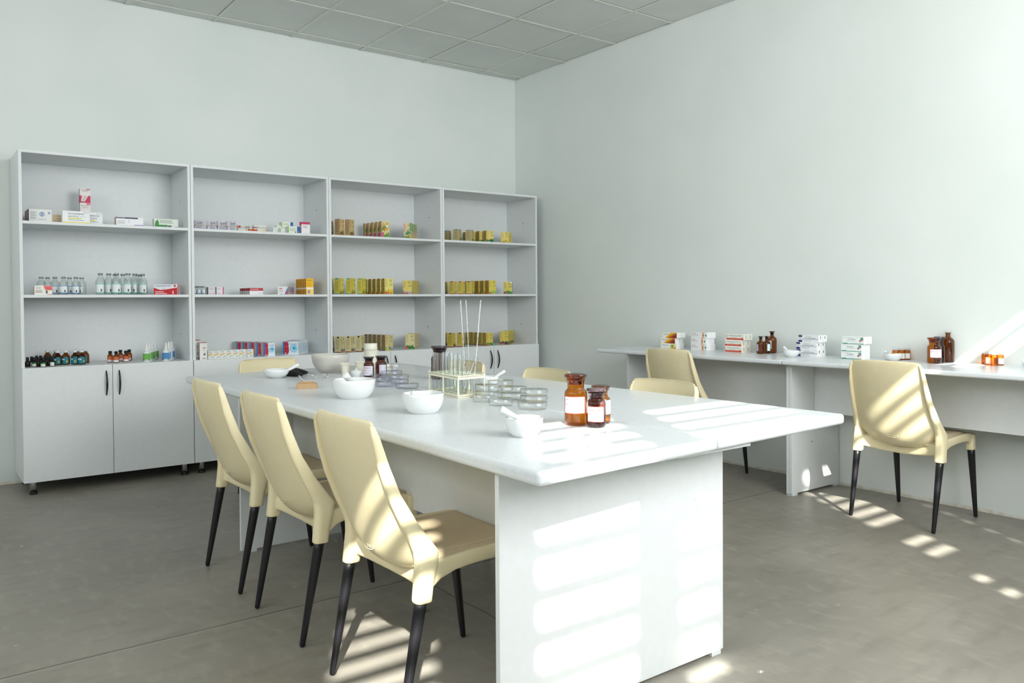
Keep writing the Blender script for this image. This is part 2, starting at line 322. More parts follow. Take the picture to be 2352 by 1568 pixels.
STYLES = {
 # ---- teas
 'tea_kraft_tall': tea((206,184,128), (182,150,108), (150,150,160), (182,150,108), [G1, G2, (224,136,40), (96,80,110)], 3, ribbon=None),
 'tea_kraft_pink': tea((226,208,146), (186,160,130), (150,150,160), (186,160,130), [G1, G2, G3], 5, ribbon=None,
     extra=[('plant', .04, .5, .35, .6, [(44,150,90), G1, (230,150,40)], 11), ('r', .04, .02, .26, .33, (224,84,150)), ('c', .7, .7, .12, (240,240,232)), ('p', [(.35,.48),(.8,.42),(.75,.52),(.5,.62)], (240,150,40))]),
 'tea_floral': tea((226,206,166), (214,196,160), (190,150,130), (214,196,160), [G1, (60,160,120), (228,180,50)], 8, ribbon=None,
     extra=[('plant', .3, .95, .25, .45, [(44,150,110), G1], 21), ('r', .86, .5, 1, 1, (60,160,90)), ('c', .78, .28, .06, (232,190,50))]),
 'tea_olive_tab': tea((196,178,122), (182,168,118), (40,140,206), (70,130,200), [G1, (200,190,60)], 10, tcol=(150,90,60)),
 'tea_green_leaf': tea((230,212,124), (170,146,78), (150,110,50), (150,130,60), [G2, (34,120,60), (24,90,50)], 12, ribbon=(40,150,90)),
 'tea_yellow_flower': tea((232,214,120), (200,180,96), (150,110,50), (150,130,60), [(214,200,40), (150,150,40), (228,214,60)], 14),
 'tea_yellow_blue': tea((216,208,96), (206,194,84), (60,160,206), (50,160,190), [(110,150,50), (150,170,60)], 16),
 'tea_orange_petal': tea((230,222,132), (168,142,62), (120,40,70), (210,150,40), [(240,178,40), (90,150,60)], 18,
     extra=[('p', [(.25,.12),(.9,.12),(.98,.3),(.7,.3)], (242,176,36))]),
 'tea_grey_flower': tea((224,206,112), (206,186,92), (140,40,70), (150,40,60), [(170,160,180), (150,140,160), (190,180,190)], 20),
 'tea_pale_side': tea((206,196,146), (206,196,148), (66,34,44), (110,60,50), [G1, (220,190,40), (40,90,170)], 22, tcol=(150,90,60)),
 'tea_taupe_purple': tea((204,188,132), (156,132,98), (70,60,110), (100,60,130), [G1, (170,150,190), (190,200,40)], 24, ribbon=None, tcol=(150,120,80)),
 'tea_pale_green': tea((222,212,160), (196,180,140), (160,140,110), (196,60,70), [G1, (30,140,60), (36,110,50)], 26, ribbon=None, tcol=(160,130,100), extra=[('c', .15, .1, .14, (222,70,80))]),
 'tea_magenta_tab': tea((222,202,96), (206,188,84), (150,24,90), (170,30,90), [(170,180,170), (190,190,120)], 28, ribbon=(214,90,50)),
 'tea_grass': tea((226,208,90), (160,132,60), (180,110,40), (190,150,40), [(180,200,110), (150,190,90)], 30),
 'tea_mint': tea((220,206,106), (176,156,78), (150,40,110), (150,40,110), [(24,140,70), (40,120,60)], 32, extra=[('r', .72, .88, .98, .99, (238,238,240))]),
 'tea_purple_tab': tea((216,194,84), (196,176,76), (110,50,130), (140,50,140), [G2, (60,70,50)], 34),
 'tea_spruce': tea((216,198,92), (170,150,72), (110,60,130), (130,60,130), [(36,150,70), G1], 36),
 'tea_lavender': tea((214,196,92), (190,168,84), (110,60,130), (110,70,130), [(52,60,48), (70,60,90), (60,90,50)], 38),
 # ---- medicine boxes, first and second cabinet
 'zdorovya': dict(base=(228,230,226), F=[('lines', .05, .36, .2, .82, 9, (150,150,150)), ('ring', .57, .62, .11, .08, (70,110,180)), ('p', [(.55,.5),(.58,.5),(.6,.72),(.54,.72)], (70,110,180)),
     ('t', 'ЗДОРОВ\'Я', .42, .18, .32, (110,150,190)), ('r', .82, .62, .94, .85, (196,206,226)), ('c', .88, .73, .03, (90,90,130))],
     L=[('r', 0, 0, .25, 1, (212,140,30)), ('r', .25, 0, .78, 1, (190,184,176)), ('r', .78, 0, 1, 1, (96,60,110))]),
 'glucose': dict(base=(214,200,168), F=[('t', 'ГЛЮКОЗА', .15, .48, .8, (196,96,50)), ('r', 0, 0, 1, .14, (226,180,20)), ('lines', .15, .8, .2, .42, 3, (150,110,80)), ('lines', .2, .7, .78, .9, 1, (110,90,80))]),
 'ascorbic': dict(base=(238,241,240), F=[('t', 'Аскорбінова', .21, .68, .57, (40,60,140)), ('t', 'кислота', .21, .50, .36, (40,60,140)), ('r', .2, .36, .68, .43, (230,214,40)), ('lines', .2, .8, .2, .3, 1, (120,130,190)),
     ('r', 0, 0, 1, .1, (238,222,20)), ('ring', .8, .9, .02, .012, (70,100,180)), ('t', 'Здоров\'я', .84, .86, .14, (70,100,180)), ('lines', .62, .85, .52, .58, 1, (150,160,190))]),
 'ascorbic_ru': dict(base=(238,241,240), F=[('t', 'Аскорбиновая', .1, .66, .74, (40,60,140)), ('t', 'кислота', .2, .46, .5, (40,60,140)), ('r', .2, .32, .62, .39, (230,214,40)), ('lines', .2, .8, .2, .28, 1, (120,130,190)),
     ('r', 0, 0, 1, .09, (238,222,20)), ('ring', .74, .9, .03, .02, (70,100,180)), ('t', 'Здоров\'я', .8, .86, .18, (70,100,180))]),
 'red_stripe_tall': dict(base=(236,232,230), F=[('r', .6, .9, 1, 1, (226,150,160)), ('t', 'Парацетамол', .08, .86, .74, (40,40,40)), ('t', 'Таблетки', .2, .78, .6, (110,90,90)),
     ('r', 0, 0, 1, .5, (206,50,90)), ('p', [(.1,.08),(.45,.08),(.8,.5),(.2,.5)], (232,226,220)), ('p', [(.2,.1),(.24,.1),(.5,.48),(.44,.48)], (150,130,120)), ('p', [(.32,.1),(.36,.1),(.62,.48),(.57,.48)], (150,130,120)), ('r', .05, .02, .3, .07, (70,50,50))],
     L=[('r', 0, 0, 1, .5, (190,60,90)), ('r', 0, .5, 1, 1, (222,206,206))]),
 'navy_bar': dict(base=(240,240,243), F=[('r', .0, .82, .8, .98, (48,48,78)), ('t', 'Еналаприл', .03, .85, .3, (220,220,230)), ('lines', .05, .35, .2, .6, 4, (170,170,175)), ('t', '1', .46, .3, .018, (170,180,210)), ('r', .66, 0, 1, .12, (104,52,160))], L=[('r', 0, 0, 1, 1, (206,170,180))]),
 'green_swoosh': dict(base=(226,232,222), F=[('p', [(0,0),(.12,0),(.2,.5),(.14,.9),(.05,.7)], (60,140,70)), ('r', .1, .1, .55, .34, (44,136,60)), ('r', .56, .1, .72, .3, (90,100,90)), ('lines', .22, .85, .5, .9, 3, (120,150,120)), ('r', .85, 0, 1, .15, (30,30,30))]),
 'noshpa': dict(base=(232,232,222), F=[('r', .02, .55, .24, .95, (212,52,48)), ('t', 'НО-ШПА', .3, .58, .66, (60,60,56)), ('ring', .82, .26, .11, .06, (226,200,60)), ('p', [(.85,.02),(1,.02),(1,.7),(.94,.4)], (238,190,170))]),
 'blue_green': dict(base=(234,240,226), F=[('r', 0, 0, .06, 1, (120,190,60)), ('r', .76, 0, 1, 1, (34,90,170)), ('lines', .12, .7, .3, .8, 4, (150,170,150)), ('t', 'К', .84, .2, .08, (230,240,250)), ('p', [(.58,.1),(.68,.1),(.66,.3),(.6,.28)], (60,80,60))]),
 'pink_top': dict(base=(240,240,240), F=[('r', 0, .8, 1, 1, (196,52,96)), ('lines', .15, .75, .48, .72, 4, (150,150,155)), ('r', 0, 0, .6, .03, (120,150,210))], L=[('r', 0, 0, 1, 1, (222,180,190)), ('r', 0, .75, 1, 1, (196,60,100))]),
 'coral_corner': dict(base=(238,236,228), F=[('p', [(.5,.98),(1,.98),(1,.5),(.62,.5)], (236,110,110)), ('r', .7, 0, 1, .05, (230,90,90)), ('lines', .06, .5, .2, .5, 3, (90,90,90)), ('lines', .08, .4, .6, .85, 3, (170,170,170)), ('r', .64, .14, .74, .46, (70,80,84)), ('t', 'Венатон', .7, .68, .25, (150,60,60))], L=[('r', 0, 0, 1, 1, (226,180,176))]),
 'heparin_red': dict(base=(236,238,244), F=[('r', 0, 0, 1, .42, (200,40,50)), ('p', [(0,.42),(.5,.5),(1,.68),(1,.42)], (200,40,50)), ('p', [(0,.42),(0,.68),(.3,.44)], (200,40,50)), ('t', 'Гепарин-Фармекс', .05, .76, .7, (50,70,140)),
     ('r', .86, .76, .94, .94, (190,40,50)), ('t', 'розчин', .36, .56, .14, (110,120,180)), ('r', .06, .24, .42, .31, (246,240,240)), ('r', .06, .08, .55, .14, (246,240,240)), ('r', .8, .06, .84, .36, (248,240,240))], R=[('r', 0, 0, 1, 1, (226,200,200)), ('r', .35, 0, .6, 1, (190,60,60))]),
 'magenta_end': dict(base=(234,228,232), F=[('r', .86, 0, 1, 1, (190,30,120)), ('lines', .06, .8, .6, .9, 2, (170,160,165)), ('t', 'Аспаркам', .08, .3, .45, (150,90,130)), ('lines', .08, .7, .05, .2, 1, (200,120,170))], L=[('r', 0, 0, .3, 1, (226,190,206)), ('r', .3, 0, .6, 1, (246,246,246)), ('r', .6, 0, 1, 1, (60,110,90))]),
 'red_bar': dict(base=(238,238,240), F=[('r', 0, .56, 1, .98, (188,38,48)), ('p', [(.05,.76),(.12,.9),(.1,.76),(.12,.62)], (240,240,240)), ('r', .15, .73, .66, .8, (240,225,225)), ('t', 'Фармак', .66, .1, .28, (130,140,190))], L=[('r', 0, .56, 1, .98, (150,34,44)), ('r', 0, 0, 1, .56, (206,200,196)), ('r', .25, 0, .4, .5, (120,110,105))]),
 'cyan_tip': dict(base=(236,240,240), F=[('p', [(.66,0),(1,.95),(1,0)], (40,130,200)), ('p', [(.76,.0),(.98,.6),(1,.1)], (214,60,50)), ('r', .16, .7, .46, .8, (200,60,60)), ('lines', .16, .6, .3, .6, 3, (190,160,160)), ('r', .25, .0, .5, .06, (70,110,190))],
     R=[('r', 0, 0, .4, 1, (238,238,238)), ('r', .4, 0, .7, 1, (214,70,50)), ('r', .7, .3, 1, 1, (40,120,180))]),
 'yellow_tall': dict(base=(246,192,16), F=[('r', 0, .34, 1, .44, (248,246,236)), ('r', 0, 0, 1, .34, (250,214,120)), ('r', .18, .06, .52, .26, (150,150,170)), ('lines', .1, .9, .5, .72, 5, (222,160,20)), ('t', 'Фервекс', .12, .84, .76, (150,110,20))],
     L=[('r', 0, 0, 1, 1, (222,152,10)), ('r', 0, .34, 1, .44, (240,236,226)), ('r', .3, .4, .7, .92, (150,100,16)), ('r', .3, .06, .6, .26, (150,110,40))]),
 'white_tall': dict(base=(236,235,230), F=[('r', .4, .66, .82, .7, (190,80,84)), ('r', .02, .96, .98, .99, (160,50,50)), ('p', [(.55,.94),(.6,.84),(.66,.94)], (190,190,186)), ('lines', .4, .8, .5, .62, 3, (190,196,190)), ('r', .5, .24, .76, .38, (120,120,124)), ('r', .3, .03, .85, .12, (180,182,186))], L=[('r', 0, 0, 1, 1, (214,208,202)), ('r', .15, 0, .75, .14, (110,104,100))], T=[('r', 0, 0, 1, 1, (186,70,64))]),
 'small_white': dict(base=(232,236,234), F=[('p', [(0,.36),(.7,.55),(.7,.68),(0,.5)], (226,170,50)), ('lines', .1, .8, .72, .9, 2, (140,140,130)), ('p', [(.3,.1),(.9,.1),(.9,.36),(.5,.36)], (206,208,206))], L=[('r', 0, 0, 1, 1, (236,236,230)), ('lines', .3, .8, .5, .9, 2, (190,190,190))]),
 'swirl': dict(base=(226,238,244), F=[('r', 0, 0, .1, 1, (28,120,190)), ('p', [(.1,.04),(.34,.04),(.4,.3),(.34,.98),(.1,.98)], (196,30,54)), ('ring', .7, .48, .24, .16, (130,204,232)), ('ring', .7, .48, .30, .28, (170,220,238)), ('c', .72, .5, .12, (60,170,214)),
     ('t', 'ОМЕПРАЗОЛ-ДАРН.', .1, .76, .86, (40,50,150)), ('t', '20 мг', .16, .6, .12, (240,220,224)), ('r', .14, .08, .2, .16, (240,230,230)), ('t', 'Дарниця', .22, .1, .14, (240,220,224)), ('r', 0, 0, 1, .03, (236,236,238))],
     L=[('r', 0, 0, 1, 1, (206,206,202)), ('r', .86, 0, 1, 1, (60,140,200))], R=[('r', 0, 0, 1, 1, (228,232,236)), ('r', .4, .15, .7, .85, (110,160,206))], T=[('r', 0, 0, 1, 1, (226,230,232)), ('r', .1, 0, .4, 1, (206,70,80))]),
 # ---- boxes on the wall desk
 'amber_stripe': dict(base=(240,240,228), F=[('p', [(.2,0),(.6,.98),(1,.98),(1,0)], (236,178,30)), ('p', [(.35,0),(.9,.98),(1,.98),(1,0)], (206,96,30)), ('p', [(.55,0),(1,.75),(1,0)], (140,44,40)), ('t', 'БРОМГЕКСИН', .1, .6, .36, (40,40,50)), ('plant', .72, .82, .45, .4, [(60,130,90)], 4)], R=[('r', 0, 0, 1, 1, (240,240,238))]),
 'cream_leaf': dict(base=(240,242,234), F=[('p', [(.56,0),(.7,.98),(1,.98),(1,0)], (238,226,150)), ('p', [(.82,0),(1,.5),(1,0)], (228,150,30)), ('t', 'БРОМГЕКСИН', .1, .55, .4, (40,60,80)), ('plant', .7, .86, .35, .5, [(50,140,90)], 5), ('r', .72, .1, .82, .28, (150,100,60))], R=[('r', 0, 0, 1, 1, (240,240,238))]),
 'orange_helix': dict(base=(234,238,240), F=[('p', [(.66,0),(.72,0),(.82,.5),(.72,.98),(.66,.98),(.76,.5)], (240,130,60)), ('p', [(.8,0),(.84,0),(.72,.5),(.84,.98),(.8,.98),(.68,.5)], (240,150,50)), ('c', .75, .5, .035, (60,160,80)), ('r', .88, .36, .96, .64, (50,160,90)), ('lines', .06, .3, .7, .85, 1, (90,90,110)), ('t', 'Кеторолак', .05, .42, .4, (236,120,80))], R=[('r', 0, 0, 1, 1, (244,244,246))]),
 'red_band': dict(base=(238,240,230), F=[('r', .02, .05, .98, .34, (204,56,28)), ('t', 'ПАНКРЕАТИН ЗДОРОВ\'Я', .14, .6, .72, (60,70,70)), ('ring', .03, .65, .04, .025, (214,70,50)), ('lines', .3, .6, .44, .52, 1, (130,130,120)), ('t', 'таблетки вкриті оболонкою', .1, .15, .76, (240,200,180)), ('c', .92, .48, .02, (200,60,40))], R=[('r', 0, 0, 1, 1, (238,238,228)), ('r', .35, .2, .65, .8, (196,196,188))]),
 'navy_end': dict(base=(236,238,240), F=[('r', 0, .7, .19, .98, (60,66,110)), ('r', 0, .02, .19, .28, (24,34,110)), ('ring', .09, .5, .04, .03, (110,120,150)), ('r', .19, .4, 1, .44, (60,70,110)), ('t', 'ТІОТРИАЗОЛІН', .3, .5, .55, (70,70,90)), ('lines', .36, .8, .75, .9, 2, (180,184,190)), ('lines', .3, .8, .1, .3, 2, (190,190,196))], R=[('r', 0, 0, 1, 1, (242,242,242)), ('r', .42, .5, .6, .85, (110,110,120))]),
 'heparin_green': dict(base=(236,241,240), F=[('r', 0, 0, 1, .08, (50,140,110)), ('t', 'ГЕПАРИН', .27, .54, .34, (60,60,70)), ('lines', .18, .7, .36, .44, 1, (170,174,176)), ('r', .86, .5, .98, .88, (40,120,100)), ('ring', .92, .69, .03, .02, (230,240,236)), ('r', .82, .3, .86, .58, (220,70,60)), ('r', .8, .38, .9, .48, (220,70,60)), ('lines', .05, .5, .8, .88, 1, (170,180,180)), ('r', .05, .08, .25, .14, (60,150,120))], R=[('r', 0, 0, 1, 1, (243,244,244))]),
}
BOXES = [
    ('zdorovya', -4.0701, -0.36, 1.6626, 0, 0.125, 0.192, 0.0805, "white medicine box with blue round emblem, leftmost on the first cabinet's top shelf", None),
    ('glucose', -3.9446, -0.33, 1.6626, 0, 0.0725, 0.03, 0.055, 'small beige glucose box with yellow base stripe beside the round-emblem box', None),
    ('ascorbic', -3.8922, -0.4, 1.6626, 0, 0.1555, 0.045, 0.0761, 'large white ascorbic acid box with yellow base, in front of the tall red pair', None),
    ('ascorbic_ru', -3.7699, -0.35, 1.6626, 0, 0.1155, 0.04, 0.0779, 'white ascorbic acid box standing partly behind the larger ascorbic acid box', None),
    ('red_stripe_tall', -3.7576, -0.19, 1.6626, 0, 0.062, 0.035, 0.1555, 'crimson striped white box, lower of the upright pair behind the ascorbic acid boxes', 'upright crimson striped boxes'),
    ('red_stripe_tall', -3.7576, -0.19, 1.8181, 0, 0.062, 0.035, 0.093, 'crimson striped white box standing on top of its twin on the top shelf', 'upright crimson striped boxes'),
    ('navy_bar', -3.5828, -0.4, 1.6626, 0, 0.1645, 0.05, 0.0548, "white flat medicine box with navy bar, alone mid-right on first cabinet's top shelf", None),
    ('green_swoosh', -3.3399, -0.36, 1.6626, 0, 0.1535, 0.05, 0.0595, "pale box with green swoosh at right end of first cabinet's top shelf", None),
    ('noshpa', -2.7704, -0.34, 1.6626, -4, 0.0805, 0.03, 0.0456, 'white tablet box with red square, left of the clear capsule jars', None),
    ('noshpa', -2.6592, -0.34, 1.6626, -4, 0.093, 0.03, 0.05, 'white tablet box with yellow swirl partly behind the clear capsule jars', None),
    ('blue_green', -2.4146, -0.38, 1.6626, 0, 0.0915, 0.045, 0.0515, 'white box with blue end, lower right of the blue and green pile', None),
    ('blue_green', -2.4859, -0.33, 1.6626, 0, 0.094, 0.045, 0.0557, 'white box with blue end behind the blister packs, lower left of the pile', None),
    ('blue_green', -2.4474, -0.34, 1.7091, 0, 0.0885, 0.045, 0.039, 'white box with blue end, on top of the blue and green pile', None),
    ('pink_top', -2.31, -0.38, 1.6626, 0, 0.066, 0.035, 0.0886, "upright white box with pink top band, far right on second cabinet's top shelf", None),
    ('tea_kraft_tall', -2.0279, -0.24, 1.6626, 33, 0.067, 0.042, 0.128, "leftmost of three spaced kraft tea boxes on the third cabinet's top shelf", 'upright kraft tea boxes'),
    ('tea_kraft_tall', -2.0029, -0.38, 1.6626, 33, 0.067, 0.042, 0.128, "middle of three spaced kraft tea boxes on the third cabinet's top shelf", 'upright kraft tea boxes'),
    ('tea_kraft_tall', -1.9184, -0.38, 1.6626, 33, 0.067, 0.042, 0.128, "rightmost of three spaced kraft tea boxes on the third cabinet's top shelf", 'upright kraft tea boxes'),
    ('tea_kraft_pink', -1.648, -0.39, 1.6626, 0, 0.0715, 0.029, 0.128, "frontmost of the kraft tea boxes third cabinet's top shelf", 'kraft tea row'),
    ('tea_kraft_pink', -1.6542, -0.3325, 1.6626, 0, 0.0715, 0.029, 0.128, "second from front of the kraft tea boxes third cabinet's top shelf", 'kraft tea row'),
    ('tea_kraft_pink', -1.6605, -0.275, 1.6626, 0, 0.0715, 0.029, 0.128, "third from front of the kraft tea boxes third cabinet's top shelf", 'kraft tea row'),
    ('tea_kraft_pink', -1.6668, -0.2175, 1.6626, 0, 0.0715, 0.029, 0.128, "fourth from front of the kraft tea boxes third cabinet's top shelf", 'kraft tea row'),
    ('tea_kraft_pink', -1.673, -0.16, 1.6626, 0, 0.0715, 0.029, 0.128, "rearmost of the kraft tea boxes third cabinet's top shelf", 'kraft tea row'),
    ('tea_floral', -1.4177, -0.3402, 1.6626, -42, 0.0595, 0.04, 0.128, "frontmost of the green floral tea boxes, third cabinet's top shelf", 'floral tea row'),
    ('tea_floral', -1.3771, -0.3002, 1.6626, -42, 0.0595, 0.04, 0.128, "second from front of the green floral tea boxes, third cabinet's top shelf", 'floral tea row'),
    ('tea_floral', -1.3364, -0.2602, 1.6626, -42, 0.0595, 0.04, 0.128, "third from front of the green floral tea boxes, third cabinet's top shelf", 'floral tea row'),
    ('tea_floral', -1.2957, -0.2202, 1.6626, -42, 0.0595, 0.04, 0.128, "rearmost of the green floral tea boxes, third cabinet's top shelf", 'floral tea row'),
    ('tea_olive_tab', -0.912, -0.24, 1.6626, 38, 0.05, 0.057, 0.1, "leftmost of three blue-tabbed tea boxes on the fourth cabinet's top shelf", 'blue-tabbed tea boxes'),
    ('tea_olive_tab', -0.9014, -0.38, 1.6626, 38, 0.05, 0.057, 0.1, "middle of three blue-tabbed tea boxes on the fourth cabinet's top shelf", 'blue-tabbed tea boxes'),
    ('tea_olive_tab', -0.7735, -0.38, 1.6626, 38, 0.05, 0.057, 0.1, "rightmost of three blue-tabbed tea boxes on the fourth cabinet's top shelf", 'blue-tabbed tea boxes'),
    ('tea_green_leaf', -0.6275, -0.39, 1.6626, 0, 0.077, 0.0435, 0.1, "frontmost of the leafy yellow tea boxes fourth cabinet's top shelf", 'leafy tea row'),
    ('tea_green_leaf', -0.6491, -0.3167, 1.6626, 0, 0.077, 0.0435, 0.1, "second from front of the leafy yellow tea boxes fourth cabinet's top shelf", 'leafy tea row'),
    ('tea_green_leaf', -0.6708, -0.2433, 1.6626, 0, 0.077, 0.0435, 0.1, "third from front of the leafy yellow tea boxes fourth cabinet's top shelf", 'leafy tea row'),
    ('tea_green_leaf', -0.6924, -0.17, 1.6626, 0, 0.077, 0.0435, 0.1, "rearmost of the leafy yellow tea boxes fourth cabinet's top shelf", 'leafy tea row'),
    ('tea_yellow_flower', -0.4273, -0.3338, 1.6626, -42, 0.069, 0.042, 0.1, "frontmost of the yellow flower tea boxes, fourth cabinet's top shelf", 'yellow flower tea row'),
    ('tea_yellow_flower', -0.3776, -0.2888, 1.6626, -42, 0.069, 0.042, 0.1, "second from front of the yellow flower tea boxes, fourth cabinet's top shelf", 'yellow flower tea row'),
    ('tea_yellow_flower', -0.3278, -0.2438, 1.6626, -42, 0.069, 0.042, 0.1, "rearmost of the yellow flower tea boxes, fourth cabinet's top shelf", 'yellow flower tea row'),
    ('coral_corner', -4.0539, -0.42, 1.2154, 0, 0.0955, 0.04, 0.0555, 'white box with coral corner in front of the blue-labelled bottles', None),
    ('heparin_red', -3.3363, -0.3077, 1.2154, -36, 0.157, 0.04, 0.0691, "red and white heparin box, front one at first cabinet's middle shelf right end", None),
    ('heparin_red', -3.3163, -0.2577, 1.2154, -36, 0.157, 0.04, 0.0691, 'red and white heparin box directly behind the front heparin box', None),
    ('magenta_end', -2.9403, -0.38, 1.2154, 0, 0.0495, 0.06, 0.052, "white box with magenta end, nearer the middle on second cabinet's middle shelf", None),
    ('magenta_end', -2.9908, -0.36, 1.2154, 0, 0.065, 0.0585, 0.052, 'white box with magenta end, beside the small silver-capped vials', None),
    ('red_bar', -2.7128, -0.4, 1.2154, 0, 0.0965, 0.03, 0.047, "frontmost of the flat white boxes with red bar, second cabinet's middle shelf", 'red bar boxes'),
    ('red_bar', -2.7104, -0.35, 1.2154, 0, 0.0965, 0.03, 0.047, "second from front of the flat white boxes with red bar, second cabinet's middle shelf", 'red bar boxes'),
    ('red_bar', -2.7081, -0.3, 1.2154, 0, 0.0965, 0.03, 0.047, "third from front of the flat white boxes with red bar, second cabinet's middle shelf", 'red bar boxes'),
    ('red_bar', -2.7057, -0.25, 1.2154, 0, 0.0965, 0.03, 0.047, "fourth from front of the flat white boxes with red bar, second cabinet's middle shelf", 'red bar boxes'),
    ('red_bar', -2.7033, -0.2, 1.2154, 0, 0.0965, 0.03, 0.047, "rearmost of the flat white boxes with red bar, second cabinet's middle shelf", 'red bar boxes'),
    ('cyan_tip', -2.4838, -0.3411, 1.2154, -40, 0.076, 0.022, 0.058, "frontmost of the white boxes with blue and red tip, second cabinet's middle shelf", 'blue-tipped boxes'),
    ('cyan_tip', -2.4547, -0.2936, 1.2154, -40, 0.076, 0.022, 0.058, "second from front of the white boxes with blue and red tip, second cabinet's middle shelf", 'blue-tipped boxes'),
    ('cyan_tip', -2.4257, -0.2461, 1.2154, -40, 0.076, 0.022, 0.058, "third from front of the white boxes with blue and red tip, second cabinet's middle shelf", 'blue-tipped boxes'),
    ('cyan_tip', -2.3967, -0.1986, 1.2154, -40, 0.076, 0.022, 0.058, "fourth from front of the white boxes with blue and red tip, second cabinet's middle shelf", 'blue-tipped boxes'),
    ('cyan_tip', -2.3677, -0.1511, 1.2154, -40, 0.076, 0.022, 0.058, "rearmost of the white boxes with blue and red tip, second cabinet's middle shelf", 'blue-tipped boxes'),
    ('yellow_tall', -2.2826, -0.39, 1.2154, 0, 0.058, 0.03, 0.118, "frontmost of the bright yellow medicine boxes, second cabinet's middle shelf", 'yellow boxes'),
    ('yellow_tall', -2.2775, -0.3375, 1.2154, 0, 0.058, 0.03, 0.118, "second from front of the bright yellow medicine boxes, second cabinet's middle shelf", 'yellow boxes'),
    ('yellow_tall', -2.2724, -0.285, 1.2154, 0, 0.058, 0.03, 0.118, "third from front of the bright yellow medicine boxes, second cabinet's middle shelf", 'yellow boxes'),
    ('yellow_tall', -2.2672, -0.2325, 1.2154, 0, 0.058, 0.03, 0.118, "fourth from front of the bright yellow medicine boxes, second cabinet's middle shelf", 'yellow boxes'),
    ('yellow_tall', -2.2621, -0.18, 1.2154, 0, 0.058, 0.03, 0.118, "rearmost of the bright yellow medicine boxes, second cabinet's middle shelf", 'yellow boxes'),
    ('tea_yellow_blue', -2.027, -0.24, 1.2154, 35, 0.062, 0.045, 0.125, "leftmost of four yellow blue-tabbed tea boxes on the third cabinet's middle shelf", 'yellow blue-tabbed tea boxes'),
    ('tea_yellow_blue', -2.0076, -0.38, 1.2154, 35, 0.062, 0.045, 0.125, "second of four yellow blue-tabbed tea boxes on the third cabinet's middle shelf", 'yellow blue-tabbed tea boxes'),
    ('tea_yellow_blue', -1.909, -0.38, 1.2154, 35, 0.062, 0.045, 0.125, "third of four yellow blue-tabbed tea boxes on the third cabinet's middle shelf", 'yellow blue-tabbed tea boxes'),
    ('tea_yellow_blue', -1.8155, -0.38, 1.2154, 35, 0.062, 0.045, 0.125, "rightmost of four yellow blue-tabbed tea boxes on the third cabinet's middle shelf", 'yellow blue-tabbed tea boxes'),
    ('tea_orange_petal', -1.6244, -0.39, 1.2154, 0, 0.076, 0.044, 0.125, "frontmost of the orange petal tea boxes third cabinet's middle shelf", 'orange petal tea row'),
    ('tea_orange_petal', -1.632, -0.33, 1.2154, 0, 0.076, 0.044, 0.125, "second from front of the orange petal tea boxes third cabinet's middle shelf", 'orange petal tea row'),
    ('tea_orange_petal', -1.6397, -0.27, 1.2154, 0, 0.076, 0.044, 0.125, "third from front of the orange petal tea boxes third cabinet's middle shelf", 'orange petal tea row'),
    ('tea_orange_petal', -1.6473, -0.21, 1.2154, 0, 0.076, 0.044, 0.125, "fourth from front of the orange petal tea boxes third cabinet's middle shelf", 'orange petal tea row'),
    ('tea_orange_petal', -1.655, -0.15, 1.2154, 0, 0.076, 0.044, 0.125, "rearmost of the orange petal tea boxes third cabinet's middle shelf", 'orange petal tea row'),
    ('tea_grey_flower', -1.4248, -0.3305, 1.2154, -42, 0.074, 0.042, 0.112, "frontmost of the grey flower tea boxes, third cabinet's middle shelf", 'grey flower tea row'),
    ('tea_grey_flower', -1.3862, -0.2905, 1.2154, -42, 0.074, 0.042, 0.112, "second from front of the grey flower tea boxes, third cabinet's middle shelf", 'grey flower tea row'),
    ('tea_grey_flower', -1.3476, -0.2505, 1.2154, -42, 0.074, 0.042, 0.112, "third from front of the grey flower tea boxes, third cabinet's middle shelf", 'grey flower tea row'),
    ('tea_grey_flower', -1.309, -0.2105, 1.2154, -42, 0.074, 0.042, 0.112, "fourth from front of the grey flower tea boxes, third cabinet's middle shelf", 'grey flower tea row'),
    ('tea_grey_flower', -1.2704, -0.1705, 1.2154, -42, 0.074, 0.042, 0.112, "rearmost of the grey flower tea boxes, third cabinet's middle shelf", 'grey flower tea row'),
    ('tea_magenta_tab', -0.9555, -0.24, 1.2154, 38, 0.057, 0.05, 0.108, "leftmost of four magenta-tabbed tea boxes on the fourth cabinet's middle shelf", 'magenta-tabbed tea boxes'),
    ('tea_magenta_tab', -0.9552, -0.38, 1.2154, 38, 0.057, 0.05, 0.108, "second of four magenta-tabbed tea boxes on the fourth cabinet's middle shelf", 'magenta-tabbed tea boxes'),
    ('tea_magenta_tab', -0.8682, -0.38, 1.2154, 38, 0.057, 0.05, 0.108, "third of four magenta-tabbed tea boxes on the fourth cabinet's middle shelf", 'magenta-tabbed tea boxes'),
    ('tea_magenta_tab', -0.7799, -0.38, 1.2154, 38, 0.057, 0.05, 0.108, "rightmost of four magenta-tabbed tea boxes on the fourth cabinet's middle shelf", 'magenta-tabbed tea boxes'),
    ('tea_grass', -0.6053, -0.39, 1.2154, 0, 0.075, 0.0505, 0.118, "frontmost of the grassy yellow tea boxes fourth cabinet's middle shelf", 'grassy tea row'),
    ('tea_grass', -0.6152, -0.3275, 1.2154, 0, 0.075, 0.0505, 0.118, "second from front of the grassy yellow tea boxes fourth cabinet's middle shelf", 'grassy tea row'),
    ('tea_grass', -0.6251, -0.265, 1.2154, 0, 0.075, 0.0505, 0.118, "third from front of the grassy yellow tea boxes fourth cabinet's middle shelf", 'grassy tea row'),
    ('tea_grass', -0.635, -0.2025, 1.2154, 0, 0.075, 0.0505, 0.118, "fourth from front of the grassy yellow tea boxes fourth cabinet's middle shelf", 'grassy tea row'),
